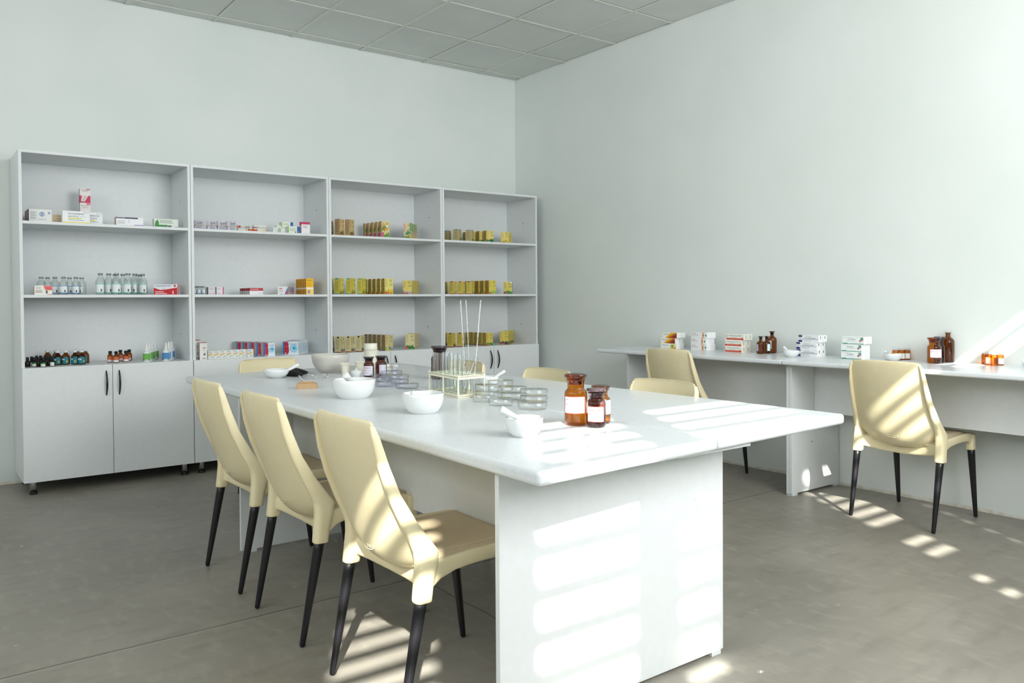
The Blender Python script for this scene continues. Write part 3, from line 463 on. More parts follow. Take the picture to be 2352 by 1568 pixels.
    ('tea_grass', -0.6449, -0.14, 1.2154, 0, 0.075, 0.0505, 0.118, "rearmost of the grassy yellow tea boxes fourth cabinet's middle shelf", 'grassy tea row'),
    ('tea_mint', -0.3844, -0.3105, 1.2154, -42, 0.074, 0.045, 0.11, "single mint leaf tea box on the right, fourth cabinet's middle shelf", None),
    ('white_tall', -3.0718, -0.42, 0.77, 0, 0.0495, 0.035, 0.1191, "tall white box with red top line, front one at second cabinet's lower left", None),
    ('white_tall', -3.0956, -0.37, 0.77, 0, 0.045, 0.035, 0.135, 'tall white box with red top line, half hidden behind its twin', None),
    ('small_white', -3.0072, -0.39, 0.77, 8, 0.045, 0.035, 0.058, 'first from the left of seven small white yellow-striped boxes', 'small white yellow-striped boxes'),
    ('small_white', -2.9649, -0.39, 0.77, 8, 0.045, 0.035, 0.058, 'second from the left of seven small white yellow-striped boxes', 'small white yellow-striped boxes'),
    ('small_white', -2.9213, -0.39, 0.77, 8, 0.045, 0.035, 0.058, 'third from the left of seven small white yellow-striped boxes', 'small white yellow-striped boxes'),
    ('small_white', -2.8773, -0.39, 0.77, 8, 0.045, 0.035, 0.058, 'fourth from the left of seven small white yellow-striped boxes', 'small white yellow-striped boxes'),
    ('small_white', -2.8315, -0.39, 0.77, 8, 0.045, 0.035, 0.058, 'fifth from the left of seven small white yellow-striped boxes', 'small white yellow-striped boxes'),
    ('small_white', -2.7848, -0.39, 0.77, 8, 0.045, 0.035, 0.058, 'sixth from the left of seven small white yellow-striped boxes', 'small white yellow-striped boxes'),
    ('small_white', -2.737, -0.41, 0.77, 8, 0.045, 0.035, 0.058, 'rightmost of seven small white yellow-striped boxes', 'small white yellow-striped boxes'),
    ('swirl', -2.6094, -0.39, 0.77, 0, 0.081, 0.077, 0.098, "frontmost of the red and blue swirl boxes, left row, second cabinet's lower deck", 'left swirl box row'),
    ('swirl', -2.6359, -0.3225, 0.77, 0, 0.081, 0.077, 0.098, "second from front of the red and blue swirl boxes, left row, second cabinet's lower deck", 'left swirl box row'),
    ('swirl', -2.6624, -0.255, 0.77, 0, 0.081, 0.077, 0.098, "third from front of the red and blue swirl boxes, left row, second cabinet's lower deck", 'left swirl box row'),
    ('swirl', -2.6889, -0.1875, 0.77, 0, 0.081, 0.077, 0.098, "fourth from front of the red and blue swirl boxes, left row, second cabinet's lower deck", 'left swirl box row'),
    ('swirl', -2.7154, -0.12, 0.77, 0, 0.081, 0.077, 0.098, "rearmost of the red and blue swirl boxes, left row, second cabinet's lower deck", 'left swirl box row'),
    ('swirl', -2.4371, -0.311, 0.77, -42, 0.118, 0.026, 0.098, "frontmost of the red and blue swirl boxes, right row, second cabinet's lower deck", 'right swirl box row'),
    ('swirl', -2.3996, -0.2635, 0.77, -42, 0.118, 0.026, 0.098, "second from front of the red and blue swirl boxes, right row, second cabinet's lower deck", 'right swirl box row'),
    ('swirl', -2.362, -0.216, 0.77, -42, 0.118, 0.026, 0.098, "third from front of the red and blue swirl boxes, right row, second cabinet's lower deck", 'right swirl box row'),
    ('swirl', -2.3245, -0.1685, 0.77, -42, 0.118, 0.026, 0.098, "fourth from front of the red and blue swirl boxes, right row, second cabinet's lower deck", 'right swirl box row'),
    ('swirl', -2.287, -0.121, 0.77, -42, 0.118, 0.026, 0.098, "rearmost of the red and blue swirl boxes, right row, second cabinet's lower deck", 'right swirl box row'),
    ('tea_pale_side', -2.0219, -0.24, 0.77, 38, 0.062, 0.05, 0.122, "leftmost of four pale dark-tabbed tea boxes on the third cabinet's lower deck", 'pale dark-tabbed tea boxes'),
    ('tea_pale_side', -2.0063, -0.39, 0.77, 38, 0.062, 0.05, 0.122, "second of four pale dark-tabbed tea boxes on the third cabinet's lower deck", 'pale dark-tabbed tea boxes'),
    ('tea_pale_side', -1.9202, -0.39, 0.77, 38, 0.062, 0.05, 0.122, "third of four pale dark-tabbed tea boxes on the third cabinet's lower deck", 'pale dark-tabbed tea boxes'),
    ('tea_pale_side', -1.8322, -0.39, 0.77, 38, 0.062, 0.05, 0.122, "rightmost of four pale dark-tabbed tea boxes on the third cabinet's lower deck", 'pale dark-tabbed tea boxes'),
    ('tea_taupe_purple', -1.6299, -0.4, 0.77, 0, 0.069, 0.0545, 0.122, "frontmost of the taupe purple-flowered tea boxes third cabinet's lower deck", 'taupe tea row'),
    ('tea_taupe_purple', -1.6359, -0.3375, 0.77, 0, 0.069, 0.0545, 0.122, "second from front of the taupe purple-flowered tea boxes third cabinet's lower deck", 'taupe tea row'),
    ('tea_taupe_purple', -1.6419, -0.275, 0.77, 0, 0.069, 0.0545, 0.122, "third from front of the taupe purple-flowered tea boxes third cabinet's lower deck", 'taupe tea row'),
    ('tea_taupe_purple', -1.6479, -0.2125, 0.77, 0, 0.069, 0.0545, 0.122, "fourth from front of the taupe purple-flowered tea boxes third cabinet's lower deck", 'taupe tea row'),
    ('tea_taupe_purple', -1.6539, -0.15, 0.77, 0, 0.069, 0.0545, 0.122, "rearmost of the taupe purple-flowered tea boxes third cabinet's lower deck", 'taupe tea row'),
    ('tea_pale_green', -1.4053, -0.3285, 0.77, -42, 0.077, 0.042, 0.122, "frontmost of the pale green-leaved tea boxes, third cabinet's lower deck", 'pale green tea row'),
    ('tea_pale_green', -1.3627, -0.2785, 0.77, -42, 0.077, 0.042, 0.122, "second from front of the pale green-leaved tea boxes, third cabinet's lower deck", 'pale green tea row'),
    ('tea_pale_green', -1.3201, -0.2285, 0.77, -42, 0.077, 0.042, 0.122, "third from front of the pale green-leaved tea boxes, third cabinet's lower deck", 'pale green tea row'),
    ('tea_pale_green', -1.2775, -0.1785, 0.77, -42, 0.077, 0.042, 0.122, "rearmost of the pale green-leaved tea boxes, third cabinet's lower deck", 'pale green tea row'),
    ('tea_purple_tab', -0.9648, -0.24, 0.77, 38, 0.057, 0.052, 0.12, "leftmost of three purple-tabbed tea boxes on the fourth cabinet's lower deck", 'purple-tabbed tea boxes'),
    ('tea_purple_tab', -0.9784, -0.39, 0.77, 38, 0.057, 0.052, 0.12, "middle of three purple-tabbed tea boxes on the fourth cabinet's lower deck", 'purple-tabbed tea boxes'),
    ('tea_purple_tab', -0.8832, -0.39, 0.77, 38, 0.057, 0.052, 0.12, "rightmost of three purple-tabbed tea boxes on the fourth cabinet's lower deck", 'purple-tabbed tea boxes'),
    ('tea_spruce', -0.6445, -0.4, 0.77, 0, 0.071, 0.05, 0.11, "frontmost of the spruce green tea boxes fourth cabinet's lower deck", 'spruce tea row'),
    ('tea_spruce', -0.6481, -0.34, 0.77, 0, 0.071, 0.05, 0.11, "second from front of the spruce green tea boxes fourth cabinet's lower deck", 'spruce tea row'),
    ('tea_spruce', -0.6517, -0.28, 0.77, 0, 0.071, 0.05, 0.11, "third from front of the spruce green tea boxes fourth cabinet's lower deck", 'spruce tea row'),
    ('tea_spruce', -0.6552, -0.22, 0.77, 0, 0.071, 0.05, 0.11, "fourth from front of the spruce green tea boxes fourth cabinet's lower deck", 'spruce tea row'),
    ('tea_spruce', -0.6588, -0.16, 0.77, 0, 0.071, 0.05, 0.11, "rearmost of the spruce green tea boxes fourth cabinet's lower deck", 'spruce tea row'),
    ('tea_lavender', -0.4453, -0.3295, 0.77, -42, 0.0755, 0.042, 0.115, "frontmost of the dark lavender tea boxes, fourth cabinet's lower deck", 'lavender tea row'),
    ('tea_lavender', -0.3918, -0.2795, 0.77, -42, 0.0755, 0.042, 0.115, "second from front of the dark lavender tea boxes, fourth cabinet's lower deck", 'lavender tea row'),
    ('tea_lavender', -0.3383, -0.2295, 0.77, -42, 0.0755, 0.042, 0.115, "third from front of the dark lavender tea boxes, fourth cabinet's lower deck", 'lavender tea row'),
    ('tea_lavender', -0.2848, -0.1795, 0.77, -42, 0.0755, 0.042, 0.115, "fourth from front of the dark lavender tea boxes, fourth cabinet's lower deck", 'lavender tea row'),
    ('tea_lavender', -0.2313, -0.1295, 0.77, -42, 0.0755, 0.042, 0.115, "rearmost of the dark lavender tea boxes, fourth cabinet's lower deck", 'lavender tea row'),
    ('amber_stripe', -0.2, -1.9839, 0.8783, -90, 0.1366, 0.045, 0.0385, 'front topmost box of the yellow and brown striped medicine stack on the desk', 'yellow and brown striped medicine boxes'),
    ('amber_stripe', -0.153, -1.9839, 0.8783, -90, 0.1366, 0.045, 0.0385, 'rear topmost box of the yellow and brown striped medicine stack on the desk', 'yellow and brown striped medicine boxes'),
    ('amber_stripe', -0.2, -1.9705, 0.8398, -90, 0.1335, 0.045, 0.0385, 'front middle box of the yellow and brown striped medicine stack on the desk', 'yellow and brown striped medicine boxes'),
    ('amber_stripe', -0.153, -1.9705, 0.8398, -90, 0.1335, 0.045, 0.0385, 'rear middle box of the yellow and brown striped medicine stack on the desk', 'yellow and brown striped medicine boxes'),
    ('cream_leaf', -0.2, -1.969, 0.8013, -90, 0.1422, 0.045, 0.0385, 'front lowest box of the yellow and brown striped medicine stack on the desk', 'yellow and brown striped medicine boxes'),
    ('cream_leaf', -0.153, -1.969, 0.8013, -90, 0.1422, 0.045, 0.0385, 'rear lowest box of the yellow and brown striped medicine stack on the desk', 'yellow and brown striped medicine boxes'),
    ('orange_helix', -0.2, -2.2542, 0.8853, -90, 0.1354, 0.045, 0.042, 'front topmost box of the white orange-helix medicine stack on the desk', 'white orange-helix medicine boxes'),
    ('orange_helix', -0.153, -2.2542, 0.8853, -90, 0.1354, 0.045, 0.042, 'rear topmost box of the white orange-helix medicine stack on the desk', 'white orange-helix medicine boxes'),
    ('orange_helix', -0.2, -2.2493, 0.8433, -90, 0.1302, 0.045, 0.042, 'front middle box of the white orange-helix medicine stack on the desk', 'white orange-helix medicine boxes'),
    ('orange_helix', -0.153, -2.2493, 0.8433, -90, 0.1302, 0.045, 0.042, 'rear middle box of the white orange-helix medicine stack on the desk', 'white orange-helix medicine boxes'),
    ('orange_helix', -0.2, -2.2493, 0.8013, -90, 0.1369, 0.045, 0.042, 'front lowest box of the white orange-helix medicine stack on the desk', 'white orange-helix medicine boxes'),
    ('orange_helix', -0.153, -2.2493, 0.8013, -90, 0.1369, 0.045, 0.042, 'rear lowest box of the white orange-helix medicine stack on the desk', 'white orange-helix medicine boxes'),
    ('red_band', -0.2, -2.5516, 0.8833, -90, 0.1382, 0.045, 0.041, 'front topmost box of the red-banded medicine stack on the desk', 'red-banded medicine boxes'),
    ('red_band', -0.153, -2.5516, 0.8833, -90, 0.1382, 0.045, 0.041, 'rear topmost box of the red-banded medicine stack on the desk', 'red-banded medicine boxes'),
    ('red_band', -0.2, -2.537, 0.8423, -90, 0.1346, 0.045, 0.041, 'front middle box of the red-banded medicine stack on the desk', 'red-banded medicine boxes'),
    ('red_band', -0.153, -2.537, 0.8423, -90, 0.1346, 0.045, 0.041, 'rear middle box of the red-banded medicine stack on the desk', 'red-banded medicine boxes'),
    ('red_band', -0.2, -2.5383, 0.8013, -90, 0.1345, 0.045, 0.041, 'front lowest box of the red-banded medicine stack on the desk', 'red-banded medicine boxes'),
    ('red_band', -0.153, -2.5383, 0.8013, -90, 0.1345, 0.045, 0.041, 'rear lowest box of the red-banded medicine stack on the desk', 'red-banded medicine boxes'),
    ('navy_end', -0.2, -3.0917, 0.8893, -90, 0.1335, 0.045, 0.044, 'front topmost box of the navy-ended medicine stack on the desk', 'navy-ended medicine boxes'),
    ('navy_end', -0.153, -3.0917, 0.8893, -90, 0.1335, 0.045, 0.044, 'rear topmost box of the navy-ended medicine stack on the desk', 'navy-ended medicine boxes'),
    ('navy_end', -0.2, -3.0767, 0.8453, -90, 0.1367, 0.045, 0.044, 'front middle box of the navy-ended medicine stack on the desk', 'navy-ended medicine boxes'),
    ('navy_end', -0.153, -3.0767, 0.8453, -90, 0.1367, 0.045, 0.044, 'rear middle box of the navy-ended medicine stack on the desk', 'navy-ended medicine boxes'),
    ('navy_end', -0.2, -3.0793, 0.8013, -90, 0.1376, 0.045, 0.044, 'front lowest box of the navy-ended medicine stack on the desk', 'navy-ended medicine boxes'),
    ('navy_end', -0.153, -3.0793, 0.8013, -90, 0.1376, 0.045, 0.044, 'rear lowest box of the navy-ended medicine stack on the desk', 'navy-ended medicine boxes'),
    ('heparin_green', -0.2, -3.3798, 0.8893, -90, 0.1295, 0.045, 0.044, 'front topmost box of the green and white heparin stack on the desk', 'green and white heparin boxes'),
    ('heparin_green', -0.153, -3.3798, 0.8893, -90, 0.1295, 0.045, 0.044, 'rear topmost box of the green and white heparin stack on the desk', 'green and white heparin boxes'),
    ('heparin_green', -0.2, -3.372, 0.8453, -90, 0.1248, 0.045, 0.044, 'front middle box of the green and white heparin stack on the desk', 'green and white heparin boxes'),
    ('heparin_green', -0.153, -3.372, 0.8453, -90, 0.1248, 0.045, 0.044, 'rear middle box of the green and white heparin stack on the desk', 'green and white heparin boxes'),
    ('heparin_green', -0.2, -3.372, 0.8013, -90, 0.1248, 0.045, 0.044, 'front lowest box of the green and white heparin stack on the desk', 'green and white heparin boxes'),
    ('heparin_green', -0.153, -3.372, 0.8013, -90, 0.1248, 0.045, 0.044, 'rear lowest box of the green and white heparin stack on the desk', 'green and white heparin boxes'),
]
BOTTLES = [
    ('clear_blue', -3.9972, -0.27, 1.2154, "leftmost of seven blue-labelled clear bottles on the first cabinet's middle shelf", 'blue-labelled clear bottles'),
    ('clear_blue', -3.9535, -0.2, 1.2154, "second of seven blue-labelled clear bottles on the first cabinet's middle shelf", 'blue-labelled clear bottles'),
    ('clear_blue', -3.9211, -0.27, 1.2154, "third of seven blue-labelled clear bottles on the first cabinet's middle shelf", 'blue-labelled clear bottles'),
    ('clear_blue', -3.8812, -0.33, 1.2154, "fourth of seven blue-labelled clear bottles on the first cabinet's middle shelf", 'blue-labelled clear bottles'),
    ('clear_blue', -3.828, -0.2, 1.2154, "fifth of seven blue-labelled clear bottles on the first cabinet's middle shelf", 'blue-labelled clear bottles'),
    ('clear_blue', -3.8046, -0.29, 1.2154, "sixth of seven blue-labelled clear bottles on the first cabinet's middle shelf", 'blue-labelled clear bottles'),
    ('clear_blue', -3.7601, -0.22, 1.2154, "rightmost of seven blue-labelled clear bottles on the first cabinet's middle shelf", 'blue-labelled clear bottles'),
    ('clear_green', -3.6687, -0.33, 1.2154, 'leftmost from the left among ten green-labelled clear bottles', 'green-labelled clear bottles'),
    ('clear_green', -3.6122, -0.3, 1.2154, 'second from the left among ten green-labelled clear bottles', 'green-labelled clear bottles'),
    ('clear_green', -3.5523, -0.19, 1.2154, 'third from the left among ten green-labelled clear bottles', 'green-labelled clear bottles'),
    ('clear_green', -3.5752, -0.35, 1.2154, 'fourth from the left among ten green-labelled clear bottles', 'green-labelled clear bottles'),
    ('clear_green', -3.5143, -0.24, 1.2154, 'fifth from the left among ten green-labelled clear bottles', 'green-labelled clear bottles'),
    ('clear_green', -3.5098, -0.37, 1.2154, 'sixth from the left among ten green-labelled clear bottles', 'green-labelled clear bottles'),
    ('clear_green', -3.461, -0.33, 1.2154, 'seventh from the left among ten green-labelled clear bottles', 'green-labelled clear bottles'),
    ('clear_green', -3.4158, -0.21, 1.2154, 'eighth from the left among ten green-labelled clear bottles', 'green-labelled clear bottles'),
    ('clear_green', -3.3804, -0.12, 1.2154, 'ninth from the left among ten green-labelled clear bottles', 'green-labelled clear bottles'),
    ('clear_green', -3.4002, -0.28, 1.2154, 'rightmost of the ten green-labelled clear bottles', 'green-labelled clear bottles'),
    ('drop_n', -4.0841, -0.3, 0.77, 'leftmost from the left of ten small black-capped dropper bottles', 'small dropper bottles'),
    ('drop_w', -4.0548, -0.24, 0.77, 'second from the left of ten small black-capped dropper bottles', 'small dropper bottles'),
    ('drop_g', -4.0486, -0.32, 0.77, 'third from the left of ten small black-capped dropper bottles', 'small dropper bottles'),
    ('drop_n', -4.0181, -0.16, 0.77, 'fourth from the left of ten small black-capped dropper bottles', 'small dropper bottles'),
    ('drop_n', -4.0265, -0.33, 0.77, 'fifth from the left of ten small black-capped dropper bottles', 'small dropper bottles'),
    ('drop_n', -3.9964, -0.17, 0.77, 'sixth from the left of ten small black-capped dropper bottles', 'small dropper bottles'),
    ('drop_g', -4.0056, -0.37, 0.77, 'seventh from the left of ten small black-capped dropper bottles', 'small dropper bottles'),
    ('drop_n', -3.9736, -0.22, 0.77, 'eighth from the left of ten small black-capped dropper bottles', 'small dropper bottles'),
    ('drop_n', -3.9665, -0.3, 0.77, 'ninth from the left of ten small black-capped dropper bottles', 'small dropper bottles'),
    ('drop_r', -3.9513, -0.34, 0.77, 'red-labelled small dropper bottle, rightmost of the ten dropper bottles', 'small dropper bottles'),
    ('teal', -3.955, -0.15, 0.77, 'leftmost of eight teal-labelled brown bottles with white caps', 'teal-labelled brown bottles'),
    ('teal', -3.9014, -0.12, 0.77, 'second of eight teal-labelled brown bottles with white caps', 'teal-labelled brown bottles'),
    ('teal', -3.9122, -0.26, 0.77, 'third of eight teal-labelled brown bottles with white caps', 'teal-labelled brown bottles'),
    ('teal', -3.8659, -0.26, 0.77, 'fourth of eight teal-labelled brown bottles with white caps', 'teal-labelled brown bottles'),
    ('teal', -3.8146, -0.28, 0.77, 'fifth of eight teal-labelled brown bottles with white caps', 'teal-labelled brown bottles'),
    ('teal', -3.7809, -0.14, 0.77, 'sixth of eight teal-labelled brown bottles with white caps', 'teal-labelled brown bottles'),
    ('teal', -3.7793, -0.3, 0.77, 'seventh of eight teal-labelled brown bottles with white caps', 'teal-labelled brown bottles'),
    ('teal', -3.7391, -0.18, 0.77, 'rightmost of eight teal-labelled brown bottles with white caps', 'teal-labelled brown bottles'),
    ('orange', -3.5998, -0.24, 0.77, 'leftmost of five orange-labelled brown bottles with black caps', 'orange-labelled brown bottles'),
    ('orange', -3.5755, -0.3, 0.77, 'second of five orange-labelled brown bottles with black caps', 'orange-labelled brown bottles'),
    ('orange', -3.5189, -0.15, 0.77, 'third of five orange-labelled brown bottles with black caps', 'orange-labelled brown bottles'),
    ('orange', -3.5091, -0.27, 0.77, 'fourth of five orange-labelled brown bottles with black caps', 'orange-labelled brown bottles'),
    ('orange', -3.4607, -0.14, 0.77, 'rightmost of five orange-labelled brown bottles with black caps', 'orange-labelled brown bottles'),
    ('spray_g', -3.4037, -0.38, 0.77, 'frontmost of four white nozzle bottles with green labels', 'green-labelled nozzle bottles'),
    ('spray_g', -3.3649, -0.28, 0.77, 'second of four white nozzle bottles with green labels', 'green-labelled nozzle bottles'),
    ('spray_g', -3.3279, -0.2, 0.77, 'third of four white nozzle bottles with green labels', 'green-labelled nozzle bottles'),
    ('spray_g', -3.2883, -0.12, 0.77, 'rearmost of four white nozzle bottles with green labels', 'green-labelled nozzle bottles'),
    ('spray_b', -3.2815, -0.38, 0.77, 'frontmost of four white nozzle bottles with blue labels', 'blue-labelled nozzle bottles'),
    ('spray_b', -3.2407, -0.29, 0.77, 'second of four white nozzle bottles with blue labels', 'blue-labelled nozzle bottles'),
    ('spray_b', -3.2075, -0.22, 0.77, 'third of four white nozzle bottles with blue labels', 'blue-labelled nozzle bottles'),
    ('spray_b', -3.1825, -0.16, 0.77, 'rearmost of four white nozzle bottles with blue labels', 'blue-labelled nozzle bottles'),
    ('vial', -3.0856, -0.36, 1.2154, 'leftmost of five small silver-capped vials', 'silver-capped vials'),
    ('vial', -3.0627, -0.335, 1.2154, 'second of five small silver-capped vials', 'silver-capped vials'),
    ('vial', -3.0542, -0.36, 1.2154, 'third of five small silver-capped vials', 'silver-capped vials'),
    ('vial', -3.0315, -0.335, 1.2154, 'fourth of five small silver-capped vials', 'silver-capped vials'),
    ('vial', -3.0226, -0.36, 1.2154, 'rightmost of five small silver-capped vials', 'silver-capped vials'),
    ('capsule', -2.7017, -0.4, 1.6626, 'left of two small clear capsule jars in front of the tablet boxes', 'clear capsule jars'),
    ('capsule', -2.6679, -0.4, 1.6626, 'right of two small clear capsule jars in front of the tablet boxes', 'clear capsule jars'),
    ('bundle', -3.0502, -0.36, 1.6626, 'leftmost of four rubber-banded bundles of silver sachets', 'rubber-banded bundles'),
    ('bundle', -2.9681, -0.38, 1.6626, 'second of four rubber-banded bundles of silver sachets', 'rubber-banded bundles'),
    ('bundle', -2.9001, -0.38, 1.6626, 'third of four rubber-banded bundles of silver sachets', 'rubber-banded bundles'),
    ('bundle', -2.8379, -0.4, 1.6626, 'rightmost of four rubber-banded bundles of silver sachets', 'rubber-banded bundles'),
    ('blister', -2.524, -0.415, 1.6626, 'left of two white blister packs leaning before the blue and green pile', 'white blister packs'),
    ('blister', -2.4663, -0.415, 1.6626, 'right of two white blister packs leaning before the blue and green pile', 'white blister packs'),
]

# ================================================================ room
HC = 3.2266; XL = -7.0
def room():
    mb = MB(); mb.box(XL, 0, WALL_Y, 0, -0.1, 0, FLOOR); struct(mb.build('floor'))
    mb = MB(); mb.box(XL-.2, 0.2, 0, 0.2, -0.1, HC+.3, WHITE_WALL); struct(mb.build('wall_back'))
    mb = MB(); mb.box(0, 0.2, WALL_Y-.2, 0, -0.1, HC+.3, WHITE_WALL); struct(mb.build('wall_right'))
    mb = MB(); a, b, z0, z1 = -6.05, -1.75, 2.0, 3.1      # side wall; its wide window with closed blinds is added to carry the fill light
    mb.box(XL-.2, XL, WALL_Y-.2, a, -0.1, HC+.3, WHITE_WALL); mb.box(XL-.2, XL, b, 0, -0.1, HC+.3, WHITE_WALL)
    mb.box(XL-.2, XL, a, b, -0.1, z0, WHITE_WALL); mb.box(XL-.2, XL, a, b, z1, HC+.3, WHITE_WALL)
    struct(mb.build('wall_left'))
    mb = MB()
    for y in (a, (a+b)/2-.03, b-.06): mb.box(XL-.10, XL-.04, y, y+.06, z0, z1, PANEL)
    mb.box(XL-.10, XL-.04, a, b, z0, z0+.06, PANEL); mb.box(XL-.10, XL-.04, a, b, z1-.06, z1, PANEL)
    o = struct(mb.build('window_10')); mb = MB()
    for k in range(22): mb.box(XL-.030, XL-.024, a, b, z0+k*.05, min(z1, z0+k*.05+.052), PANEL)
    mb.build('closed_blind', o); mb = MB(); mb.box(XL-.08, XL-.076, a+.03, b-.03, z0+.03, z1-.03, GLAZING); mb.build('pane', o)
    # wall behind the camera, with the slatted window openings
    mb = MB()
    xs = sorted({XL, 0}|{w[0] for w in WINDOWS}|{w[1] for w in WINDOWS}); zs = sorted({-.1, HC+.3}|{w[2] for w in WINDOWS}|{w[3] for w in WINDOWS})
    for i in range(len(xs)-1):
        run = None
        for k in range(len(zs)-1):
            xc, zc = (xs[i]+xs[i+1])/2, (zs[k]+zs[k+1])/2
            opn = any(w[0] < xc < w[1] and w[2] < zc < w[3] for w in WINDOWS)
            if not opn and run is None: run = zs[k]
            if (opn or k == len(zs)-2) and run is not None:
                mb.box(xs[i], xs[i+1], WALL_Y-.12, WALL_Y, run, zs[k] if opn else zs[k+1], WHITE_WALL); run = None
    struct(mb.build('wall_front'))
    for k, (a, b, z0, z1) in enumerate(WINDOWS):
        f = MB(); w = .010
        f.box(a, a+w, WALL_Y-.05, WALL_Y-.02, z0, z1, PANEL); f.box(b-w, b, WALL_Y-.05, WALL_Y-.02, z0, z1, PANEL)
        f.box(a, b, WALL_Y-.05, WALL_Y-.02, z0, z0+w, PANEL); f.box(a, b, WALL_Y-.05, WALL_Y-.02, z1-w, z1, PANEL)
        o = struct(f.build('window_%d' % (k+1)))
        sl = MB(); zc = 2.53-.05925-10*.1185
        while zc < z1+.03:
            if zc > z0-.03: sl.box(a, b, WALL_Y-.006, WALL_Y+.006, max(z0, zc-.033), min(z1, zc+.033), PANEL)
            zc += .1185
        sl.build('blind_slats', o)
        g = MB(); g.box(a+w, b-w, WALL_Y-.04, WALL_Y-.036, z0+w, z1-w, GLAZING); g.build('pane', o)
    # suspended ceiling: tiles, T-bars, dark gaps
    rd = random.Random(4)
    mb = MB(); mb.box(XL, 0, WALL_Y, 0, HC+.03, HC+.1, HOLE)
    xs = [0]+[-.4169-.6*i for i in range(12)]; ys = [0]+[-.117-.6*j for j in range(12)]
    xs = [x for x in xs if x > XL]+[XL]; ys = [y for y in ys if y > WALL_Y]+[WALL_Y]
    for i in range(len(xs)-1):
        for j in range(len(ys)-1):
            g = [0.010 if rd.random() > .3 else .0145 for _ in range(4)]
            mb.box(xs[i+1]+g[0], xs[i]-g[1], ys[j+1]+g[2], ys[j]-g[3], HC+.005, HC+.015, CEIL)
    struct(mb.build('ceiling'))
    mb = MB()
    for x in xs[1:-1]: mb.box(x-.012, x+.012, WALL_Y, 0, HC-.001, HC+.004, TBAR)
    for y in ys[1:-1]: mb.box(XL, 0, y-.012, y+.012, HC-.0013, HC+.0037, TBAR)
    struct(mb.build('trim_1'))
    # rough plaster line where the walls meet the floor
    mb = MB(); rd = random.Random(9)
    def strip(p0, p1, nx, ny):
        n = 90
        for i in range(n):
            a, b = i/n, (i+1)/n
            h = .010+.010*rd.random()
            q = [(p0[0]+(p1[0]-p0[0])*t, p0[1]+(p1[1]-p0[1])*t) for t in (a, b)]
            mb.poly([(q[0][0]+nx*.006, q[0][1]+ny*.006, .0005), (q[1][0]+nx*.006, q[1][1]+ny*.006, .0005), (q[1][0], q[1][1], h), (q[0][0], q[0][1], h)], PLASTER)
    strip((XL, 0), (0, 0), 0, -1); strip((0, 0), (0, WALL_Y), -1, 0)
    struct(mb.build('trim_2'))

FLOOR = noise_mat('polished_concrete', (130,126,116), (152,148,138), 1.6, 0.32, bump=0.05, bscale=60, rough2=0.5, detail=9)
def concrete():
    m = FLOOR; nt = m.node_tree; N = nt.nodes; L = nt.links; b = N['Principled BSDF']
    tc = N.new('ShaderNodeTexCoord')
    base = b.inputs['Base Color'].links[0].from_socket
    def mix(fac, a, col):
        mx = N.new('ShaderNodeMix'); mx.data_type = 'RGBA'
        L.new(fac, mx.inputs['Factor']); L.new(a, mx.inputs[6]); mx.inputs[7].default_value = (*lin(col), 1); return mx.outputs[2]
    def ramp(v, a, c):
        r = N.new('ShaderNodeMapRange'); r.inputs['From Min'].default_value = a; r.inputs['From Max'].default_value = c; L.new(v, r.inputs['Value']); return r.outputs[0]
    def noise(sc, st, det=5):
        mp = N.new('ShaderNodeMapping'); mp.inputs['Scale'].default_value = st; L.new(tc.outputs['Object'], mp.inputs['Vector'])
        n = N.new('ShaderNodeTexNoise'); n.inputs['Scale'].default_value = sc; n.inputs['Detail'].default_value = det
        L.new(mp.outputs[0], n.inputs['Vector']); return n.outputs['Fac']
    def mul(a, k):
        n = N.new('ShaderNodeMath'); n.operation = 'MULTIPLY'; L.new(a, n.inputs[0])
        if isinstance(k, float): n.inputs[1].default_value = k
        else: L.new(k, n.inputs[1])
        return n.outputs[0]
    c = mix(mul(ramp(noise(5, (1, 3.2, 1), 8), .5, .8), .5), base, (112,107,98))
    c = mix(mul(ramp(noise(9, (2.2, 1, 1), 8), .52, .8), .55), c, (166,162,150))
    # pale paint specks and scuffs
    v = N.new('ShaderNodeTexVoronoi'); v.inputs['Scale'].default_value = 4.5; L.new(tc.outputs['Object'], v.inputs['Vector'])
    sp = mul(ramp(v.outputs['Distance'], .06, .035), ramp(noise(70, (1, 1, 1), 3), .50, .56))
    c = mix(sp, c, (214,214,206))
    s2 = mul(ramp(noise(3.0, (14, 1.4, 1), 6), .71, .74), ramp(noise(2.1, (1, 1, 1), 2), .55, .62))
    c = mix(mul(s2, .45), c, (190,188,178))
    # sawn joints between the slabs
    sx = N.new('ShaderNodeSeparateXYZ'); L.new(tc.outputs['Object'], sx.inputs[0])
    wob = noise(4, (1, 1, 1), 6)
    def band(sock, pos, wd):
        a = N.new('ShaderNodeMath'); a.operation = 'MULTIPLY_ADD'; L.new(wob, a.inputs[0]); a.inputs[1].default_value = .03; L.new(sock, a.inputs[2])
        d = N.new('ShaderNodeMath'); d.operation = 'SUBTRACT'; L.new(a.outputs[0], d.inputs[0]); d.inputs[1].default_value = pos+.015
        e = N.new('ShaderNodeMath'); e.operation = 'ABSOLUTE'; L.new(d.outputs[0], e.inputs[0])
        return ramp(e.outputs[0], wd, wd*.4)
    j1 = band(sx.outputs[1], -3.10, .006); c = mix(mul(j1, .75), c, (74,68,60))
    j1b = band(sx.outputs[1], -3.112, .005); c = mix(mul(j1b, .4), c, (176,172,160))
    j2 = mul(band(sx.outputs[0], -2.97, .006), ramp(sx.outputs[1], -3.09, -3.12)); c = mix(mul(j2, .75), c, (80,72,66))
    L.new(c, b.inputs['Base Color'])
concrete()
CEIL = noise_mat('ceiling_tile', (206,209,206), (213,216,213), 3, 0.8)
